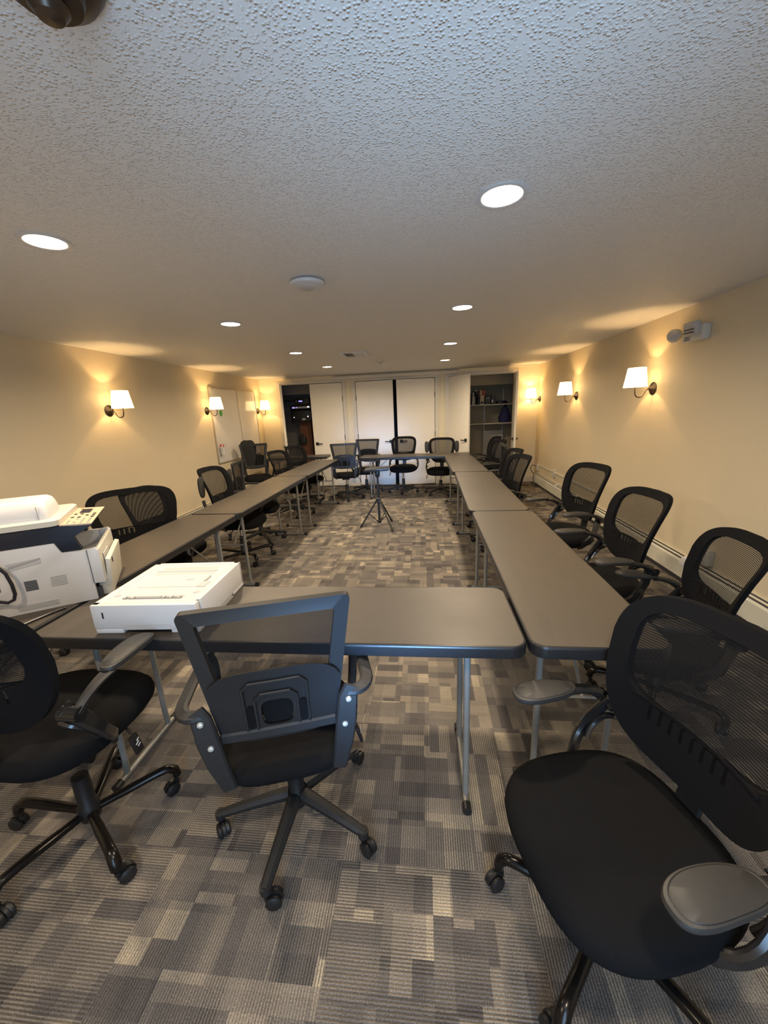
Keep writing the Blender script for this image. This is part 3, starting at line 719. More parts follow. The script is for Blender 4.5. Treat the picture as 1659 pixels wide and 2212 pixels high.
b = MB(); b.bar([fA(x, 0.708, 0.0115) for x in [-0.15+0.030*i for i in range(11)]], 0.004, 0.010, up=(0, 0, 1)); ME['crossA'] = b.mesh('cross', 'shellfab')
# spine plate behind lower back + bracket arms, glossy
def armA(s, up=False):
    b = MB()
    p = bez((s*0.205, -0.03, 0.392), (s*0.300, -0.06, 0.42), (s*0.285, -0.13, 0.53), (s*0.235, -0.165, 0.625), 10)
    b.bar(p, [0.066, 0.060, 0.050, 0.042, 0.042, 0.042, 0.044, 0.048, 0.05, 0.05, 0.046], 0.022, up=(s, 0, 0.4), bev=0.35)
    p2 = bez((s*0.250, -0.10, 0.475), (s*0.272, -0.13, 0.53), (s*0.25, -0.17, 0.56), (s*0.21, -0.165, 0.575), 8)
    b.bar(p2, 0.020, 0.018, up=(s, 0, 0.4), bev=0.35)
    b.tube([(s*0.225, -0.165, 0.605), (s*0.285, -0.165, 0.605)], 0.022, 14)
    return b.mesh('bracket', 'gloss')
def armpadA(s, up=False):
    b = MB()
    if not up:
        p = bez((s*0.272, -0.165, 0.605), (s*0.275, -0.12, 0.645), (s*0.272, -0.07, 0.652), (s*0.272, -0.03, 0.652), 6)
        b.bar(p, [0.028, 0.03, 0.032, 0.035, 0.038, 0.042, 0.045], [0.034, 0.032, 0.028, 0.024, 0.02, 0.018, 0.016], up=(0, 0, 1), bev=0.35)
    else:
        b.bar([(s*0.272, -0.165, 0.605), (s*0.275, -0.185, 0.66), (s*0.275, -0.19, 0.70)], [0.03, 0.035, 0.04], [0.034, 0.026, 0.018], up=(0, 1, 0), bev=0.35)
    return b.mesh('arm', 'plastic')
def padA(s, up=False):
    B = MB(); ol = []
    n = 40
    for k in range(n):
        a = 2*PI*k/n; c, q = math.cos(a), math.sin(a)
        y = 0.050 + 0.104*math.copysign(abs(q)**(2/2.6), q); x = (0.041+0.008*(y/0.18))*math.copysign(abs(c)**(2/2.6), c) + 0.012*math.sin((y+0.07)/0.25*PI)*-0.6
        ol.append((s*(0.274+x), y))
    def pos(x, y, z):
        z = z + 0.006*math.sin((y+0.07)/0.25*PI) - 0.10*max(0, y-0.12)**1.0*0.35
        if not up: return (x, y, z)
        return (x, -0.185-(z-0.66)*1.0, 0.72+(y+0.06))
    cx, cy = s*0.272, 0.050
    def sc(f): return [(cx+(x-cx)*f, cy+(y-cy)*f) for x, y in ol]
    L_ = [[pos(x, y, zz) for x, y in sc(f)] for f, zz in ((0.86, 0.652), (0.97, 0.656), (1.0, 0.664), (0.97, 0.671), (0.90, 0.6725), (0.885, 0.6715), (0.86, 0.6735), (0.5, 0.6755), (0.1, 0.676))]
    B.loops(L_); return B.mesh('pad', 'pad')
for up in (0, 1):
    for s in (-1, 1):
        ME['arm%d%d' % (up, s)] = armpadA(s, up); ME['pad%d%d' % (up, s)] = padA(s, up)
for s in (-1, 1): ME['br%d' % s] = armA(s)
b = MB(); b.bar(bez((0, -0.10, 0.372), (0, -0.20, 0.370), (0, -0.235, 0.46), (0, -0.225, 0.60), 8), [0.07]*9, 0.014, up=(0, 1, 0.2), bev=0.3); ME['spine'] = b.mesh('spine', 'plastic')

# back type B : square frame, lumbar grille, C arms bolted to the back
ZB1 = 1.0
def hwB(z): return 0.168 + 0.070*min(1, max(0, (z-0.58)/0.42))**0.9
def fB(x, z, off):
    t = (z-0.58)/0.42; return (x, -0.175 - 0.03*t + 0.6*x*x*max(0.2, t) - 0.004 + off, z)
def rectB(z0, z1, inset, r, n=6):
    out = []
    for (sx, zc, a0) in ((1, z1, 0), (-1, z1, PI/2), (-1, z0, PI), (1, z0, 1.5*PI)):
        for k in range(n+1):
            a = a0 + PI/2*k/n; zz = (zc - r if zc == z1 else zc + r) + r*math.sin(a)
            xx = (hwB(zz)-inset-r) * sx + r*math.cos(a); out.append((xx, zz))
    return out
b = MB(); b.ring(rectB(0.580, ZB1, 0, 0.022), rectB(0.625, ZB1-0.036, 0.043, 0.008), -0.012, 0.012, fB); ME['frameB'] = b.mesh('frame', 'plasticgrey')
ME['winB'] = fill(rectB(0.623, ZB1-0.034, 0.041, 0.008), fB, 'meshB', 5)
def lumbarB():
    """arched lumbar shell with an upside-down-U relief and open windows"""
    b = MB(); off = -0.016
    def arch(hw, zt, zb, n=40, e=3.0):
        out = []
        for k in range(n):
            a = 2*PI*k/n; c, s = math.cos(a), math.sin(a)
            out.append((hw*math.copysign(abs(c)**(2/e), c), (zt+zb)/2 + (zt-zb)/2*math.copysign(abs(s)**(2/e), s)))
        return out
    b.ring(arch(0.195, 0.812, 0.565, e=3.4), arch(0.045, 0.705, 0.615, e=4), off-0.006, off, lambda x, z, o: fB(max(-hwB(z)+0.01, min(hwB(z)-0.01, x)), z, o))
    return b.mesh('lumbar', 'plastic')
ME['lumbarB'] = lumbarB()
b = MB()
for hw, zt in ((0.090, 0.775), (0.060, 0.735)):
    pts = [fB(-hw, 0.61, -0.024), fB(-hw, zt-0.02, -0.026)] + [fB(-hw+0.02+(2*hw-0.04)*i/6, zt, -0.027) for i in range(7)] + [fB(hw, zt-0.02, -0.026), fB(hw, 0.61, -0.024)]
    b.tube(pts, 0.0045, 6)
b.bar([fB(x, 0.592, -0.018) for x in [-0.165+0.033*i for i in range(11)]], 0.022, 0.035, up=(0, 0, 1)); ME['ribsB'] = b.mesh('ribs', 'plasticgrey')
b = MB()
for s in (-1, 1):
    b.prism(superel(0.011, 0.040, 3.5, 18, s*0.075, 0.655), 0, 0.002, lambda x, z, o: fB(x, z, -0.0245-o))
b.prism(superel(0.042, 0.043, 4, 24, 0, 0.66), 0, 0.002, lambda x, z, o: fB(x, z, -0.0125-o)); ME['winsB'] = b.mesh('wins', 'shellfab')
def armB(s):
    b = MB()
    # upright bar bolted on the back, from under the seat up to the arm bend
    pts = [(s*0.152, -0.165, 0.395), (s*0.165, -0.205, 0.42), (s*0.185, -0.215, 0.52), (s*0.198, -0.215, 0.60), (s*0.208, -0.212, 0.68), (s*0.222, -0.205, 0.705)]
    b.bar(pts, [0.040, 0.046, 0.058, 0.064, 0.058, 0.05], 0.018, up=(0, 1, 0.05), bev=0.3)
    # C arm: out, forward, then down to the seat
    pts = bez((s*0.205, -0.205, 0.690), (s*0.250, -0.215, 0.69), (s*0.275, -0.19, 0.69), (s*0.275, -0.13, 0.685), 6) + bez((s*0.275, -0.13, 0.685), (s*0.275, 0.02, 0.68), (s*0.275, 0.12, 0.668), (s*0.270, 0.16, 0.65), 6)[1:] + bez((s*0.270, 0.16, 0.65), (s*0.262, 0.19, 0.60), (s*0.255, 0.10, 0.50), (s*0.225, 0.07, 0.41), 6)[1:]
    b.bar(pts, [0.030, 0.034, 0.036, 0.038, 0.040, 0.042, 0.042, 0.042, 0.042, 0.042, 0.042, 0.042, 0.040, 0.038, 0.036, 0.034, 0.032, 0.032, 0.032][:len(pts)], 0.020, up=(s*0.3, -0.5, 1), bev=0.35)
    return b.mesh('c_arm', 'plasticgrey')
for s in (-1, 1):
    ME['armB%d' % s] = armB(s)
    b = MB()
    for z, x in ((0.675, 0.208), (0.590, 0.192)): b.lathe([(0.009, -0.2225), (0.008, -0.228), (0.0, -0.230)], (s*x, 0, z), 12, axis='y', close=False)
    ME['boltB%d' % s] = b.mesh('bolts', 'bolt')

def chair(kind, label, x, y, rz, up=False, upl=None, base='P', ph=0.0, group=None, dz=0.0):
    c = thing('office_chair', label, 'chair', (x, y, 0), math.radians(rz), group)
    Z = (0, 0, dz)
    for i in range(5):
        a = math.radians(ph - rz) + i*2*PI/5 - PI/2
        link('base_leg', ME['leg'+base], c, (0, 0, 0), (0, 0, a))
        ca, sa = math.cos(a+PI/2), math.sin(a+PI/2)
        sw = random.uniform(0, 6.28)
        # wheel pin sits at local (0, 0.010)
        px, py = 0.286*ca, 0.286*sa
        ox, oy = 0.010*math.sin(sw), -0.010*math.cos(sw)
        link('caster', ME['caster'], c, (px+ox, py+oy, 0), (0, 0, sw))
    link('column_shroud', ME['hub'], c); link('gas_piston', ME['piston'], c, Z); link('tilt_mechanism', ME['mech'], c, Z)
    lv = link('height_lever', ME['lever'], c, Z); link('lever_marking', ME['levermark'], lv)
    if kind == 'A':
        link('seat', ME['seatA'], c, Z)
        bk = link('backrest', ME['backA'], c, Z); link('mesh_panel', ME['winA'], bk); link('cross_band', ME['crossA'], bk)
        link('back_spine', ME['spine'], c, Z)
        for s in (-1, 1):
            ar = link('arm_bracket', ME['br%d' % s], c, Z); u = int(up if (upl is None or s > 0) else upl)
            link('arm_link', ME['arm%d%d' % (u, s)], ar); link('arm_pad', ME['pad%d%d' % (u, s)], ar)
    else:
        link('seat', ME['seatB'], c, Z)
        bk = link('backrest', ME['frameB'], c, Z); link('mesh_panel', ME['winB'], bk)
        lu = link('lumbar_shell', ME['lumbarB'], c, Z); link('lumbar_ribs', ME['ribsB'], lu); link('lumbar_inset', ME['winsB'], lu)
        for s in (-1, 1):
            ar = link('armrest', ME['armB%d' % s], c, Z); link('arm_bolts', ME['boltB%d' % s], ar)
    return c
random.seed(4)
GR = 'rounded mesh office chairs'; GS = 'square backed mesh office chairs'
chair('B', 'square backed mesh chair at the foreground table, seen from behind with bolted arms', -0.50, 1.105, 17, base='P', ph=-93, group=GS)
chair('A', 'black chair cropped by the left edge, its armrest over the table edge', -1.276, 1.000, -1, base='T', ph=-34, group=GR, dz=0.09)
fr = chair('A', 'largest black chair filling the lower right corner, its whole seat showing', 0.487, 0.820, 106, base='T', ph=157, group=GR, dz=-0.035)
for ch in fr.children:
    if ch.name.startswith('backrest'): ch.scale = (1.12, 1.0, 1.02); ch.location.z -= 0.012
chair('A', 'round backed mesh chair cropped by the right edge behind the lower right chair', 1.15, 1.80, 80, base='T', ph=20, group=GR, dz=-0.09)
chair('A', 'round backed mesh chair at the near right table, second from the right edge', 1.035, 2.306, 94, base='T', ph=30, group=GR)
chair('A', 'round backed mesh chair behind the near right table, third from the right edge', 1.10, 3.16, 104, base='T', ph=12, group=GR, dz=0.03)
chair('A', 'plain dark chair back nearest in the far right cluster of chairs', 0.79, 4.18, 103, base='P', ph=12, group=GR)
chair('A', 'second chair of the far right cluster, half hidden by the nearest one', 0.865, 4.82, 100, base='P', ph=30, group=GR)
chair('B', 'narrow square chair back seen edge on in the far right cluster', 0.90, 5.45, 87, base='P', ph=50, group=GS)
chair('A', 'tall dark chair of the far right cluster in front of the open right closet', 0.96, 6.25, 106, base='P', ph=8, group=GR)
chair('A', 'farthest chair of the far right cluster, only its top rim showing', 1.03, 6.98, 97, base='P', ph=8, group=GR)
chair('B', 'square backed chair at the far table, left of the overlapping pair, with openwork lumbar', -1.387, 6.72, 8, base='P', ph=-80, group=GS)
chair('B', 'square backed chair at the far table, right one of the overlapping pair', -1.10, 7.22, 170, base='P', ph=-60, group=GS)
chair('A', 'round backed chair standing before the gap of the middle closet doors', -0.39, 7.2, 176, base='P', ph=-92, group=GR, dz=0.03)
chair('A', 'chair at the far table with both armrests flipped upright', 0.298, 6.95, 172, up=True, base='P', ph=-60, group=GR)
cw = chair('A', 'wide mesh chair beyond the printer, nearest the left wall', -2.12, 2.54, -140, base='P', ph=0, group=GR, dz=0.01)
cw.scale = (1.25, 1.0, 1.0)
chair('A', 'dark chair seen through the mesh of the wide chair, armrest flipped up', -2.31, 3.13, -97, up=False, upl=True, base='P', ph=0, group=GR, dz=-0.06)
chair('A', 'round backed chair at the middle left table with raised armrests', -1.95, 3.74, -92, up=True, base='T', ph=-40, group=GR, dz=0.03)
chair('B', 'slanting square backed chair at the middle left table, beside the round backed one', -2.03, 4.40, -78, base='P', ph=-50, group=GS)
c4 = chair('B', 'square backed chair in the far left corner draped with a black jacket', -2.86, 6.35, -150, base='P', ph=0, group=GS, dz=0.05)
chair('A', 'round backed chair at the farthest left table, beside the draped chair', -2.01, 5.66, -105, base='P', ph=10, group=GR, dz=0.0)
chair('A', 'farthest chair on the left side, half hidden in front of the left closet', -2.02, 6.45, -112, base='P', ph=40, group=GR)
chair('B', 'chair behind the printer with only the top corner of its back showing', -2.70, 2.05, -95, base='P', ph=0, group=GS)

# black jacket over the chair in the left corner
def jacket():
    b = MB(); N_ = 28; L_ = []
    for z, a, d, cy in ((0.60, 0.10, 0.05, -0.225), (0.70, 0.12, 0.06, -0.23), (0.82, 0.125, 0.065, -0.235), (0.92, 0.13, 0.065, -0.235), (1.0, 0.12, 0.06, -0.23), (1.045, 0.095, 0.045, -0.225), (1.06, 0.05, 0.02, -0.225)):
        L_.append([(0.085 + x*(1+0.06*math.sin(5*k+z*20)), cy + y*(1+0.10*math.sin(3*k+z*13)), z+0.05+0.008*math.sin(4*k)) for k, (x, y) in enumerate(superel(a, d, 2.6, N_))])
    b.loops(L_); return b.mesh('jacket', 'jacket')
tag(link('black_jacket', jacket(), None, (-2.86, 6.35, 0), (0, 0, math.radians(-150))), 'black jacket hung over the square chair in the far left corner', 'jacket')

# ------------------------------------------------------------------ tripod stand
t = thing('tripod_stand', 'black tripod stand with a flat tray in the middle of the carpet', 'tripod stand', (-0.61, 4.96, 0))
b = MB(); b.tube([(0, 0, 0.045), (0, 0, 0.50)], 0.016, 12); b.tube([(0, 0, 0.48), (0, 0, 0.74)], 0.012, 12); link('pole', b.mesh('pole', 'plastic'), t)
b = MB(); b.lathe([(0.02, 0.33), (0.034, 0.335), (0.034, 0.385), (0.02, 0.395)], n=16); link('leg_collar', b.mesh('collar', 'plastic'), t)
b = MB(); b.lathe([(0.02, 0.05), (0.026, 0.055), (0.026, 0.08), (0.02, 0.085)], n=16); link('lower_collar', b.mesh('collar', 'plastic'), t)
b = MB(); b.lathe([(0.016, 0.50), (0.024, 0.51), (0.024, 0.55), (0.016, 0.56)], n=16); b.tube([(0.02, 0, 0.53), (0.055, -0.01, 0.53)], 0.008, 8); link('height_clamp', b.mesh('clamp', 'plastic'), t)
b = MB(); b.lathe([(0.012, 0.66), (0.030, 0.68), (0.034, 0.74), (0.02, 0.765)], n=14); link('tray_head', b.mesh('head', 'plastic'), t)
for fx, fy in ((-0.245, -0.07), (0.193, -0.25), (0.144, 0.22)):
    b = MB(); b.tube([(fx*0.07, fy*0.07, 0.37), (fx, fy, 0.012)], 0.011, 10); lg = link('tripod_leg', b.mesh('leg', 'plastic'), t)
    b = MB(); b.tube([(fx*0.93, fy*0.93, 0.035), (fx*1.02, fy*1.02, 0.005)], 0.016, 10); link('foot', b.mesh('foot', 'blackhw'), lg)
    b = MB(); b.tube([(fx*0.08, fy*0.08, 0.07), (fx*0.55, fy*0.55, 0.185)], 0.006, 8); link('strut', b.mesh('strut', 'plastic'), lg)
b = MB(); b.box((-0.005, 0, 0), (0.32, 0.24, 0.012), bevel=0.004); b.box((-0.005, -0.118, 0.012), (0.32, 0.008, 0.022), bevel=0.002)
link('tray', b.mesh('tray', 'tedge'), t, (0.0, 0.0, 0.775), (math.radians(5), math.radians(-3), 0))

# ------------------------------------------------------------------ closets: shelves and contents
def shelf(label, x0, x1, y0, y1, z, mt='shelf', grp='closet shelves'):
    t = thing('closet_shelf', label, 'shelf', ((x0+x1)/2, (y0+y1)/2, z), 0, grp)
    b = MB(); b.box((0, 0, -0.009), (x1-x0, y1-y0, 0.018)); link('board', b.mesh('board', mt), t)
    return t
shelf('upper shelf in the open right closet, crowded with bottles', 0.42, 2.14, 8.25, 8.70, 1.545)
shelf('lower shelf in the open right closet, holding the blue bag', 0.42, 2.14, 8.25, 8.70, 1.172)
b = MB(); b.box((1.31, 8.75, 1.35), (0.022, 0.012, 1.0)); tag(link('shelf_standard', b.mesh('std', 'white')), 'white vertical shelf track on the back of the right closet', 'shelf track')
b = MB(); b.box((1.70, 8.75, 1.35), (0.022, 0.012, 1.0)); tag(link('shelf_standard', b.mesh('std', 'white')), 'white vertical shelf track by the right side of the right closet', 'shelf track')
b = MB(); b.box((1.50, 8.69, 0.50), (0.42, 0.03, 1.0)); tag(link('leaning_panel', b.mesh('panel', 'smoke')), 'grey panel leaning at the bottom of the right closet', 'panel')
def bottle(label, x, z, r, h, mt, capmt, y=8.36, grp='bottles on the upper closet shelf'):
    t = thing('bottle', label, 'bottle', (x, y, z), 0, grp)
    b = MB(); b.lathe([(0, 0), (r, 0.002), (r, h*0.62), (r*0.45, h*0.78), (r*0.4, h*0.9), (0, h*0.9)], n=16, close=False); link('body', b.mesh('body', mt), t)
    b = MB(); b.lathe([(r*0.46, h*0.88), (r*0.46, h), (0, h)], n=14, close=False); link('cap', b.mesh('cap', capmt), t)
Zs = 1.545
bottle('dark red bottle at the left end of the upper closet shelf', 0.955, Zs, 0.035, 0.28, 'darkred', 'white')
bottle('pale capped bottle beside the dark red one on the upper shelf', 1.02, Zs, 0.030, 0.24, 'smoke', 'white', 8.30)
bottle('tall black bottle with light neck on the upper closet shelf', 1.075, Zs, 0.038, 0.30, 'plastic', 'smoke', 8.38)
bottle('slim black bottle left of the cream carton on the upper shelf', 1.125, Zs, 0.026, 0.22, 'navy', 'plastic', 8.30)
t = thing('cream_canister', 'cream canister with dark mark under a rust coloured box', 'canister', (1.195, 8.34, Zs))
b = MB(); b.lathe([(0, 0), (0.052, 0.002), (0.056, 0.18), (0, 0.182)], n=20, close=False); link('body', b.mesh('body', 'cream'), t)
b = MB(); b.box((0, -0.056, 0.04), (0.05, 0.008, 0.035)); link('mark', b.mesh('mark', 'plastic'), t)
t = thing('rust_box', 'rust and white box standing on the cream canister', 'box', (1.20, 8.35, Zs+0.183))
b = MB(); b.box((0, 0, 0.05), (0.12, 0.07, 0.10), bevel=0.003, seg=1); link('carton', b.mesh('c', 'rust'), t)
b = MB(); b.box((-0.03, -0.037, 0.05), (0.03, 0.003, 0.09)); link('stripe', b.mesh('s', 'cream'), t)
t = thing('black_box', 'black box right of the cream canister on the upper shelf', 'box', (1.31, 8.36, Zs))
b = MB(); b.box((0, 0, 0.085), (0.11, 0.12, 0.17), bevel=0.004, seg=1); link('carton', b.mesh('c', 'plastic'), t)
b = MB(); b.box((0.0, -0.061, 0.12), (0.07, 0.002, 0.03)); link('label_strip', b.mesh('s', 'closetdark'), t)
t = thing('dark_green_box', 'dark box with grey patch beside the black box, upper shelf', 'box', (1.42, 8.36, Zs))
b = MB(); b.box((0, 0, 0.08), (0.09, 0.12, 0.16), bevel=0.004, seg=1); link('carton', b.mesh('c', 'navy'), t)
b = MB(); b.box((-0.02, -0.061, 0.06), (0.03, 0.002, 0.05)); link('label_strip', b.mesh('s', 'smoke'), t)
t = thing('black_cable_bundle', 'low black bundle of cable at the right of the upper shelf', 'cable', (1.60, 8.38, Zs))
b = MB()
for i in range(5): b.tube([(0.13*math.cos(a)*(1-i*0.1), 0.06*math.sin(a)*(1-i*0.1), 0.012+i*0.010) for a in [q*2*PI/20 for q in range(21)]], 0.009, 6)
link('coil', b.mesh('coil', 'cable'), t)
t = thing('cloth_bag', 'navy blue cloth bag slumped on the lower closet shelf', 'bag', (1.665, 8.40, 1.174))
b = MB(); L_ = []
for z, a, d, ox in ((0, 0.10, 0.10, 0), (0.03, 0.115, 0.11, 0), (0.10, 0.115, 0.11, 0.0), (0.18, 0.095, 0.09, 0.01), (0.26, 0.06, 0.06, 0.015), (0.31, 0.04, 0.04, 0.015), (0.335, 0.015, 0.015, 0.015)):
    L_.append([(ox+x*(1+0.07*math.sin(k*2.1+z*30)), y, z) for k, (x, y) in enumerate(superel(a, d, 2.3, 24))])
b.loops(L_); link('sack', b.mesh('sack', 'bag'), t)
b = MB(); b.tube(bez((0.0, -0.02, 0.30), (-0.02, -0.05, 0.37), (0.05, -0.05, 0.37), (0.03, -0.02, 0.30), 8), 0.006, 6); link('drawstring', b.mesh('d', 'cable'), t)
# left closet with the audio rack
t = thing('equipment_shelf', 'thin dark shelf high in the left closet', 'shelf', (-2.86, 8.45, 1.80))
b = MB(); b.box((0, 0, 0), (0.28, 0.35, 0.02)); link('board', b.mesh('board', 'closetblack'), t)
t = thing('equipment_rack', 'black wall rack on a wooden post in the left closet', 'equipment rack', (-2.58, 8.42, 1.36))
b = MB()
for x in (-0.235, 0.24): b.box((x, 0, 0.16), (0.02, 0.30, 0.34))
b.box((0, 0, -0.005), (0.49, 0.30, 0.014)); b.box((0, 0, 0.335), (0.49, 0.34, 0.016)); b.box((0, 0, 0.262), (0.49, 0.32, 0.012)); b.box((0, 0.13, 0.16), (0.49, 0.01, 0.33)); link('rack_frame', b.mesh('f', 'closetblack'), t)
t = thing('disc_player', 'black receiver with blue lit display on top of the rack', 'receiver', (-2.545, 8.39, 1.706))
b = MB(); b.box((0, 0, 0.065), (0.31, 0.26, 0.12), bevel=0.006); link('case', b.mesh('c', 'plastic'), t)
b = MB(); b.box((-0.035, -0.132, 0.075), (0.075, 0.004, 0.02)); link('display', b.mesh('d', 'blueled'), t)
b = MB(); b.lathe([(0.012, -0.133), (0.010, -0.145), (0, -0.146)], (-0.125, 0, 0.075), 12, axis='y', close=False); link('knob', b.mesh('k', 'silver'), t)
t = thing('silver_amplifier', 'slim silver unit with purple lights in the rack', 'amplifier', (-2.59, 8.40, 1.633))
b = MB(); b.box((0, 0, 0.022), (0.40, 0.26, 0.042), bevel=0.003, seg=1); link('case', b.mesh('c', 'silver'), t)
b = MB(); b.box((-0.16, -0.132, 0.02), (0.05, 0.004, 0.022)); b.box((-0.09, -0.132, 0.022), (0.025, 0.004, 0.012)); link('indicator', b.mesh('d', 'purpleled'), t)
b = MB(); b.box((0.165, -0.132, 0.028), (0.035, 0.004, 0.016)); link('lamp_window', b.mesh('d', 'whiteled'), t)
t = thing('black_amplifier', 'large black unit with two small lights at the bottom of the rack', 'amplifier', (-2.59, 8.40, 1.363))
b = MB(); b.box((0, 0, 0.115), (0.42, 0.26, 0.225), bevel=0.006); link('case', b.mesh('c', 'plastic'), t)
b = MB(); b.lathe([(0.011, -0.131), (0.009, -0.136), (0, -0.137)], (0.14, 0, 0.10), 10, axis='y', close=False); link('indicator', b.mesh('d', 'whiteled'), t)
b = MB(); b.lathe([(0.007, -0.131), (0.006, -0.136), (0, -0.137)], (-0.165, 0, 0.09), 10, axis='y', close=False); link('indicator', b.mesh('d', 'whiteled'), t)
b = MB(); b.box((0.045, -0.132, 0.045), (0.075, 0.004, 0.04)); link('paper_tag', b.mesh('d', 'smoke'), t)
b = MB(); b.box((0, 0, 0.675), (0.26, 0.12, 1.35), bevel=0.004, seg=1); tag(link('wooden_post', b.mesh('post', 'wood'), None, (-2.585, 8.52, 0)), 'reddish brown wooden board standing under the equipment rack', 'wooden post')
t = thing('hanging_case', 'black case hanging on the wooden board in the left closet', 'case', (-2.655, 8.421, 0.87))
b = MB(); b.box((0, 0, 0.08), (0.155, 0.08, 0.16), bevel=0.006); link('body', b.mesh('b', 'plastic'), t)
b = MB(); b.box((0, 0.022, 0.225), (0.012, 0.036, 0.012)); link('hook', b.mesh('h', 'silver'), t)
b = MB(); b.tube(bez((-0.03, 0, 0.155), (-0.03, 0, 0.24), (0.03, 0, 0.24), (0.03, 0, 0.155), 8), 0.008, 8); link('grip', b.mesh('g', 'cable'), t)
b = MB(); b.box((0, 0, 0), (0.16, 0.02, 0.30)); tag(link('white_panel', b.mesh('p', 'whitegrey'), None, (-2.34, 8.60, 1.20)), 'pale panel on the closet wall right of the wooden board', 'panel')

# ------------------------------------------------------------------ paper tray on the front table
t = thing('paper_tray', 'white printer paper tray unit lying on the foreground table', 'paper tray', (-1.04, 1.375, 0.74), math.radians(3))
W_, D_, Hh = 0.40, 0.405, 0.118
b = MB()
# body with an open well on top: base, four walls
b.box((0, 0, 0.035), (W_-0.02, D_-0.02, 0.03), bevel=0.002, seg=1)
b.box((-W_/2+0.016, 0, 0.065), (0.032, D_, 0.106), bevel=0.006); b.box((W_/2-0.016, 0.02, 0.065), (0.032, D_-0.04, 0.106), bevel=0.006)
b.box((0, D_/2-0.012, 0.065), (W_, 0.024, 0.106), bevel=0.006)
# feet
for sx in (-1, 1):
    for sy in (-1, 1): b.box((sx*(W_/2-0.055), sy*(D_/2-0.055), 0.012), (0.11, 0.11, 0.024), bevel=0.006)
b.box((0, 0.02, 0.106), (W_-0.05, D_-0.06, 0.016), bevel=0.002, seg=1)
link('body', b.mesh('body', 'white'), t)
b = MB(); b.box((0, -D_/2+0.012, 0.070), (W_, 0.03, 0.096), bevel=0.006); link('front_panel', b.mesh('fp', 'white'), t)
b = MB(); b.box((0.0, -D_/2+0.028, 0.110), (W_-0.03, 0.04, 0.014), bevel=0.003, seg=1); link('front_lip', b.mesh('fl', 'white'), t)
b = MB(); b.prism([(-0.10, 0), (-0.085, 0.022), (0.085, 0.022), (0.10, 0)], 0, 0.008, lambda x, z, o: (x+0.01, -D_/2-0.0035+o*0.5, z+0.018)); link('finger_recess', b.mesh('fr', 'whitegrey'), t)
b = MB(); b.box((-0.155, -D_/2-0.0035, 0.078), (0.005, 0.003, 0.024)); link('level_window', b.mesh('lw', 'slot'), t)
b = MB(); b.box((0.0, 0.135, 0.1135), (0.25, 0.045, 0.0015)); b.box((0.0, 0.085, 0.1135), (0.27, 0.028, 0.0015)); link('top_recess', b.mesh('tr', 'whitegrey'), t)
b = MB(); b.box((0, 0.107, 0.115), (0.27, 0.006, 0.005)); link('recess_rib', b.mesh('rr', 'white'), t)
for i, x in enumerate((-0.10, -0.085, -0.068, -0.055, 0.05, 0.065, 0.08, 0.095, 0.11)):
    b = MB(); b.box((x, -D_/2+0.055, 0.116), (0.009, 0.012 if i % 2 else 0.02, 0.010), rot=(0, 0, 0.5 if i % 2 else -0.4)); link('pickup_tooth', b.mesh('pt', 'slotgrey'), t)
b = MB(); b.tube([(-0.045, -D_/2+0.055, 0.117), (0.04, -D_/2+0.055, 0.117)], 0.007, 10); link('feed_roller', b.mesh('roll', 'slotgrey'), t)
b = MB(); b.box((0.14, -0.03, 0.115), (0.035, 0.05, 0.004), bevel=0.001, seg=1); b.box((0.135, 0.02, 0.117), (0.006, 0.05, 0.010)); 
link('guide', b.mesh('guide', 'whitegrey'), t)
for x, y in ((0.15, -0.10), (-0.15, -0.12)):
    b = MB(); b.lathe([(0.012, 0), (0.010, 0.003), (0, 0.003)], (x, y, 0.114), 14, close=False); link('locating_boss', b.mesh('boss', 'whitegrey'), t)
b = MB(); b.box((0.06, 0.02, 0.1145), (0.03, 0.012, 0.002))
link('guide', b.mesh('guide', 'whitegrey'), t)
b = MB(); b.box((0, -0.05, 0.1142), (0.24, 0.002, 0.0012)); b.box((0.10, -0.13, 0.1142), (0.05, 0.002, 0.0012)); link('panel_line', b.mesh('pl', 'slotgrey'), t)
b = MB(); b.prism([(-0.09, 0), (-0.09, 0.02), (0.06, 0.02), (0.09, 0)], 0, 0.004, lambda x, z, o: (W_/2-0.001+o*0.5, x, z+0.0)); link('side_recess', b.mesh('sr', 'slotgrey'), t)

# ------------------------------------------------------------------ multifunction printer
PR = thing('multifunction_printer', 'white laser printer with dark scanner top at the left edge', 'printer', (-1.467, 1.44, 0.74), math.radians(33.8))
# local x 0 = front face, towards -x is the back; y 0 near side .. 0.40 far side; z from table
DP = 0.40; Zt = 0.282; Zn = 0.232; BK = -0.44
def sideprism(outline, y0, y1, mt, name, parent=PR, bev=0):
    b = MB(); b.loops([[(x, y0, z) for x, z in outline], [(x, y1, z) for x, z in outline]], smooth=False)
    if bev: bmesh.ops.bevel(b.bm, geom=list(b.bm.edges), offset=bev, segments=2, profile=0.5, affect='EDGES')
    return link(name, b.mesh(name, mt), parent)
sideprism([(BK, 0.0), (0.0, 0.0), (0.0, Zn), (-0.085, Zn+0.004), (-0.102, Zt), (BK, Zt)], 0, 0.02, 'white', 'side_panel', bev=0.002)
sideprism([(BK, 0.0), (0.0, 0.0), (0.0, Zn), (-0.085, Zn+0.004), (-0.102, Zt), (BK, Zt)], DP-0.02, DP, 'white', 'side_panel', bev=0.002)
sideprism([(BK, 0.0), (-0.01, 0.0), (-0.01, 0.12), (-0.13, 0.16), (-0.13, Zt-0.002), (BK, Zt-0.002)], 0.02, DP-0.02, 'whitegrey', 'inner_body')
sideprism([(-0.008, 0.075), (0.042, 0.072), (0.040, Zn-0.008), (0.030, Zn+0.004), (-0.005, Zn)], -0.002, 0.024, 'white', 'front_post', bev=0.003)
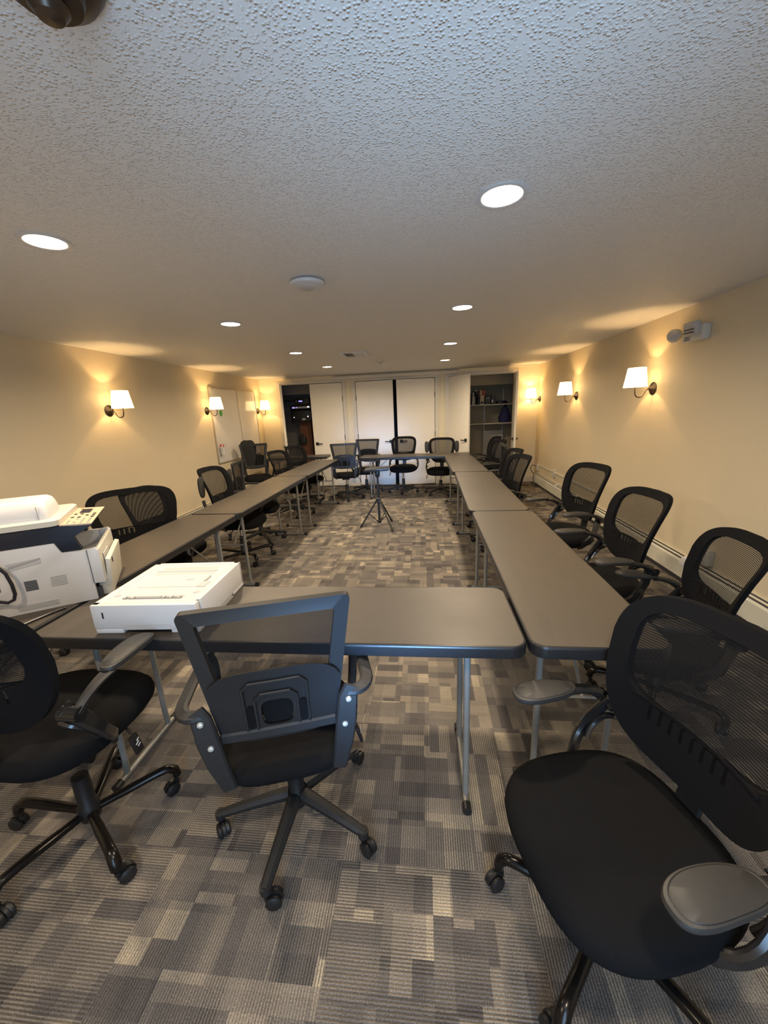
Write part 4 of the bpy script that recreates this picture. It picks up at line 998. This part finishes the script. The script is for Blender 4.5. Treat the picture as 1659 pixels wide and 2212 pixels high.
sideprism([(-0.008, 0.075), (0.042, 0.072), (0.040, Zn-0.008), (0.030, Zn+0.004), (-0.005, Zn)], DP-0.024, DP+0.002, 'white', 'front_post', bev=0.003)
sideprism([(0.022, 0.075), (0.046, 0.072), (0.040, Zn-0.01), (0.028, Zn-0.002), (0.020, Zn-0.01)], 0.024, DP-0.024, 'ivory', 'front_door', bev=0.003)
b = MB(); b.box((0.047, 0.12, 0.16), (0.004, 0.12, 0.06), rot=(0, -0.04, 0)); link('door_window', b.mesh('dw', 'smoke'), PR)
sideprism([(0.01, 0.004), (0.055, 0.0), (0.070, 0.165), (0.052, 0.172), (0.047, 0.068), (0.01, 0.066)], 0.03, DP-0.03, 'ivory', 'paper_cassette', bev=0.003)
sideprism([(-0.03, 0.0), (0.02, 0.0), (0.02, 0.05), (-0.03, 0.05)], 0.012, 0.30, 'slot', 'cassette_gap')
b = MB(); b.box((0.071, 0.08, 0.148), (0.003, 0.006, 0.025)); link('level_window', b.mesh('lw', 'slot'), PR)
# panel seam, handle recess, vents on the near side
b = MB(); b.box((0.0, -0.0015, 0.155), (0.0022, 0.004, 0.155), rot=(0, 0.0, 0)); link('door_seam', b.mesh('seam', 'slot'), PR)
b = MB(); b.prism([(-0.27, 0.225), (-0.158, 0.232), (-0.158, 0.208), (-0.262, 0.195)], 0, 0.003, lambda x, z, o: (x, -0.0015+o, z)); link('carry_recess', b.mesh('cr', 'whitegrey'), PR)
b = MB(); b.prism([(-0.262, 0.214), (-0.158, 0.232), (-0.158, 0.226), (-0.262, 0.205)], 0, 0.003, lambda x, z, o: (x, -0.003+o, z)); link('recess_edge', b.mesh('re', 'slotgrey'), PR)
def vents(x0, x1, z0, z1, n, mt, th=0.0026):
    for i in range(n):
        z = z0 + (z1-z0)*i/(n-1)
        b = MB(); b.box(((x0+x1)/2, -0.001, z), (x1-x0, 0.003, th)); link('vent_slot', b.mesh('v', mt), PR)
vents(-0.229, -0.188, 0.100, 0.138, 7, 'slot', 0.0034); vents(-0.143, -0.089, 0.101, 0.139, 6, 'slotgrey', 0.0022); vents(-0.27, -0.135, 0.018, 0.036, 4, 'slotgrey', 0.0016)
vents(-0.40, -0.305, 0.118, 0.165, 7, 'slot', 0.004)
# scanner base (dark) with forward nose
sideprism([(BK, Zt+0.001), (-0.100, Zt+0.001), (-0.085, Zn+0.006), (-0.012, Zn+0.004), (-0.035, 0.296), (0.035, 0.335), (0.037, 0.341), (-0.07, 0.351), (BK, 0.351)], 0.006, 0.03, 'navy', 'scanner_side', bev=0.002)
sideprism([(BK, Zt+0.001), (-0.14, Zt+0.001), (-0.10, 0.29), (-0.035, 0.296), (0.035, 0.335), (0.037, 0.341), (-0.07, 0.351), (BK, 0.351)], 0.03, DP-0.03, 'navy', 'scanner_base')
sideprism([(BK, Zt+0.001), (-0.100, Zt+0.001), (-0.085, Zn+0.006), (-0.05, Zn+0.004), (-0.06, 0.296), (0.035, 0.335), (0.037, 0.341), (-0.07, 0.351), (BK, 0.351)], DP-0.03, DP-0.006, 'navy', 'scanner_side', bev=0.002)
# control panel
cp = sideprism([(-0.072, 0.3505), (0.037, 0.3415), (0.040, 0.346), (-0.070, 0.3555)], 0.008, DP-0.02, 'paneltan', 'control_panel')
random.seed(9)
sl = -0.085
def pz(x): return 0.3560 + (x+0.07)*sl
for i in range(4):
    for j in range(6):
        if random.random() < 0.2: continue
        x = -0.050+i*0.024; y = 0.04+j*0.035
        b = MB(); b.box((x, y, pz(x)+0.001), (0.006 if j < 3 else 0.011, 0.020 if j < 3 else 0.012, 0.003), rot=(0, -sl*-1, 0)); link('button', b.mesh('bt', 'slotgrey' if j < 3 else 'slot'), cp)
b = MB(); b.box((-0.02, 0.285, pz(-0.02)+0.001), (0.04, 0.085, 0.003), rot=(0, 0.085, 0)); link('screen', b.mesh('sc', 'navy'), cp)
b = MB(); b.box((-0.045, 0.345, pz(-0.045)+0.001), (0.008, 0.018, 0.003), rot=(0, 0.085, 0)); link('power_mark', b.mesh('pm', 'orange'), cp)
# lid with document feeder
b = MB(); L_ = []
for z, e in ((0.352, 0.012), (0.356, 0.0), (0.378, 0.0), (0.383, 0.006)):
    L_.append([(x, y, z) for x, y in rrect(BK+e, -0.004+e, -0.066-e, DP-0.02-e, 0.03, 5)])
b.loops(L_, smooth=True); link('scanner_lid', b.mesh('lid', 'ivory'), PR)
b = MB(); L_ = []
for z, e in ((0.383, 0.0), (0.400, 0.002), (0.43, 0.010), (0.452, 0.024), (0.462, 0.045), (0.464, 0.075)):
    L_.append([(x, y, z) for x, y in rrect(BK-0.02, 0.028+e*0.9, -0.10-e*0.6, 0.23-e*0.3, 0.022, 5)])
b.loops(L_, smooth=True); adf = link('document_feeder', b.mesh('adf', 'white'), PR)
b = MB(); b.box((-0.135, 0.026, 0.412), (0.002, 0.004, 0.055)); link('feeder_seam', b.mesh('s', 'slotgrey'), adf)
# output well shadow pocket floor
b = MB(); b.box((-0.065, DP/2, 0.15), (0.11, DP-0.05, 0.02), rot=(0, -0.35, 0)); link('output_tray', b.mesh('ot', 'whitegrey'), PR)
# power cord hanging beside the printer
def prl(x, y, z):
    c_, s_ = math.cos(math.radians(33.8)), math.sin(math.radians(33.8)); return (-1.467 + x*c_ - y*s_, 1.44 + x*s_ + y*c_, z)
b = MB(); b.tube([prl(*p) for p in ((-0.46, -0.05, 1.06), (-0.40, -0.05, 1.055), (-0.33, -0.04, 1.02), (-0.285, -0.032, 0.975), (-0.265, -0.03, 0.936), (-0.257, -0.03, 0.889), (-0.256, -0.03, 0.845), (-0.264, -0.03, 0.822), (-0.284, -0.03, 0.814), (-0.31, -0.03, 0.825), (-0.36, -0.03, 0.83), (-0.44, -0.03, 0.80), (-0.47, -0.02, 0.76))], 0.0065, 8)
tag(link('printer_cord_and_gap', b.mesh('cord', 'cable')), 'thick dark blue cord looping down beside the printer', 'cord')
b = MB(); b.tube(bez((-1.535, 1.345, 0.7455), (-1.56, 1.31, 0.7455), (-1.57, 1.25, 0.7455), (-1.60, 1.16, 0.7455), 10), 0.005, 6)  # black strip added as the dark gap between left and foreground tables, no cord
tag(link('printer_cord_and_gap', b.mesh('cord', 'cable')), 'thin black strip standing in for the dark gap between the tables by the printer', 'cord')
# cords on the carpet near the far wall
b = MB(); b.tube(bez((-0.9, 7.5, 0.007), (-0.4, 7.2, 0.007), (0.1, 7.75, 0.007), (0.6, 7.55, 0.007), 16) + bez((0.6, 7.55, 0.007), (1.0, 7.4, 0.007), (1.5, 7.62, 0.007), (2.0, 7.5, 0.007), 12)[1:], 0.007, 6)
tag(link('floor_cord', b.mesh('cord', 'cable')), 'black cord lying on the carpet before the closet doors', 'cord')
